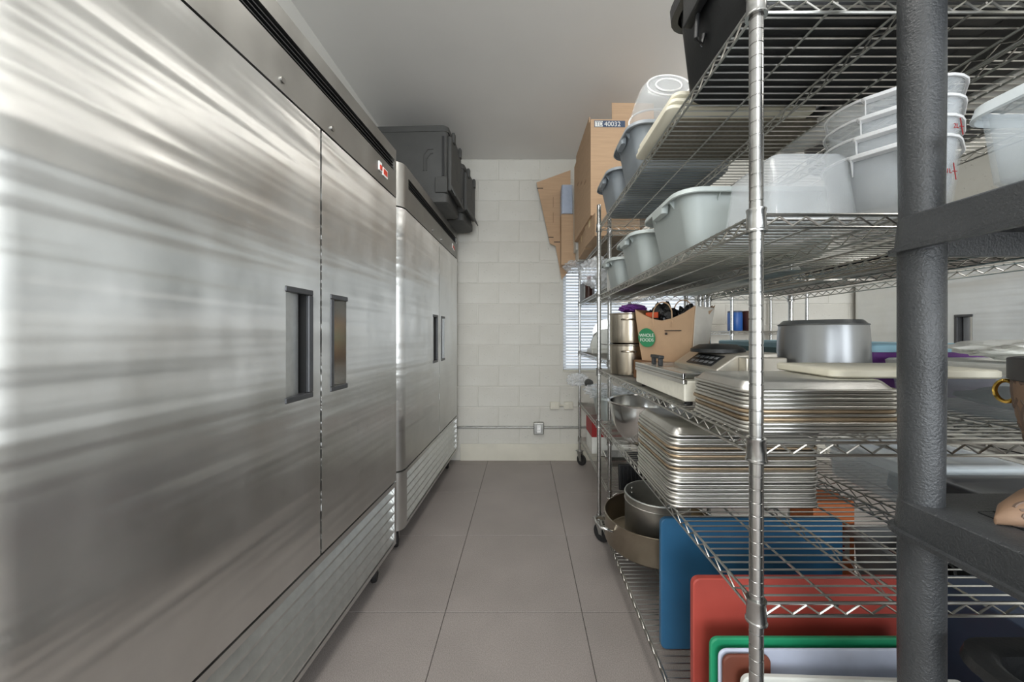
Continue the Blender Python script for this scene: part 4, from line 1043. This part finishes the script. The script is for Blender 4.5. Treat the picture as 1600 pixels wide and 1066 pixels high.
# ------------------------------------------------------------------ things on the black shelving unit
t = thing('handbag', 'brown patterned handbag with dark trim and gold ring on the black shelf', 'handbag', (.880, .495, .9625))
prof = [(0, .055, .05), (.02, .085, .07), (.06, .105, .085), (.10, .128, .095), (.15, .148, .10), (.19, .155, .10), (.215, .155, .10)]
m = MB().loft([[(hx_ * cos(2 * pi * k / 36), hy_ * sin(2 * pi * k / 36), z) for k in range(36)] for z, hx_, hy_ in prof], cap1=False)
part('body', m, 'bag_brown', t, smooth=50)
part('trim_band', MB().loft([oval(0, 0, .205, .157, .102, 36), oval(0, 0, .207, .160, .105, 36), oval(0, 0, .238, .160, .105, 36), oval(0, 0, .240, .152, .098, 36), oval(0, 0, .205, .150, .096, 36)], caps=False), 'bag_trim', t, smooth=50)
part('ring', MB().tube([(-.106 - .49 * .011 * cos(2 * pi * k / 20), .080 + .87 * .011 * cos(2 * pi * k / 20), .184 + .017 * sin(2 * pi * k / 20)) for k in range(20)], .0034, 6, True), 'gold', t, smooth=60)
def bag_xy(z, a, off=.001):
    for (z0, a0, b0), (z1, a1, b1) in zip(prof, prof[1:]):
        if z0 <= z <= z1:
            u = (z - z0) / (z1 - z0); aa = a0 + (a1 - a0) * u + off; bb = b0 + (b1 - b0) * u + off
            return (aa * cos(a), bb * sin(a), z)
    return (0, 0, z)
def c_mark(za, an, rz_, ra, flip):
    pts = []
    for k in range(13):
        u = .7 + (2 * pi - 1.4) * k / 12 + (pi if flip else 0)
        pts.append(bag_xy(min(.204, max(.012, za + rz_ * sin(u))), an + ra * cos(u), -.0034))
    return MB().tube(pts, .0048, 6)
i = 0
for za in (.05, .10, .15, .19):
    for j in range(9):
        an = pi * .62 + j * .26 + (.13 if int(za * 100) % 2 else 0)
        part('print_mark', c_mark(za, an, .019, .10, (i % 2) == 0), 'bag_print', t); i += 1
# small pouch with pointed tip
t = thing('pouch', 'small brown patterned pouch with pointed tip beside the handbag', 'pouch', (.76, .518, .9625))
tip = [(-.078, .002, .012), (-.05, .02, .03), (0, .036, .05), (.06, .045, .062), (.10, .04, .058), (.13, .02, .04)]
def pring(xx, hy_, h_): return [(xx, hy_ * cos(2 * pi * k / 16), h_ * .5 + h_ * .5 * sin(2 * pi * k / 16)) for k in range(16)]
part('body', MB().loft([pring(*q) for q in tip]), 'bag_brown', t, smooth=60)
def pouch_pt(xx, a):
    for q0, q1 in zip(tip, tip[1:]):
        if q0[0] <= xx <= q1[0]:
            u = (xx - q0[0]) / (q1[0] - q0[0]); hy_ = q0[1] + (q1[1] - q0[1]) * u - .0015; h_ = q0[2] + (q1[2] - q0[2]) * u
            return (xx, hy_ * cos(a), h_ * .5 + (h_ * .5 - .0015) * sin(a))
i = 0
for xx in (-.045, -.012, .022, .056, .085):
    for ac in (pi * .62, pi * .88, pi * 1.14, pi * 1.40, pi * 1.66):
        pts = [pouch_pt(xx + .012 * cos(u), ac + .30 * sin(u)) for u in [(.7 if i % 2 else 3.8) + 4.9 * q / 10 for q in range(11)]]
        part('print_mark', MB().tube(pts, .0026, 5), 'bag_print', t); i += 1
tub('black_bin', 'open black plastic bin on the low black shelf', 'bin', (.838, .378, .4975), .165, .15, .268, 'black_plastic', r=.03, rim_w=.028, ribs=False, taper=.88, grips=False)
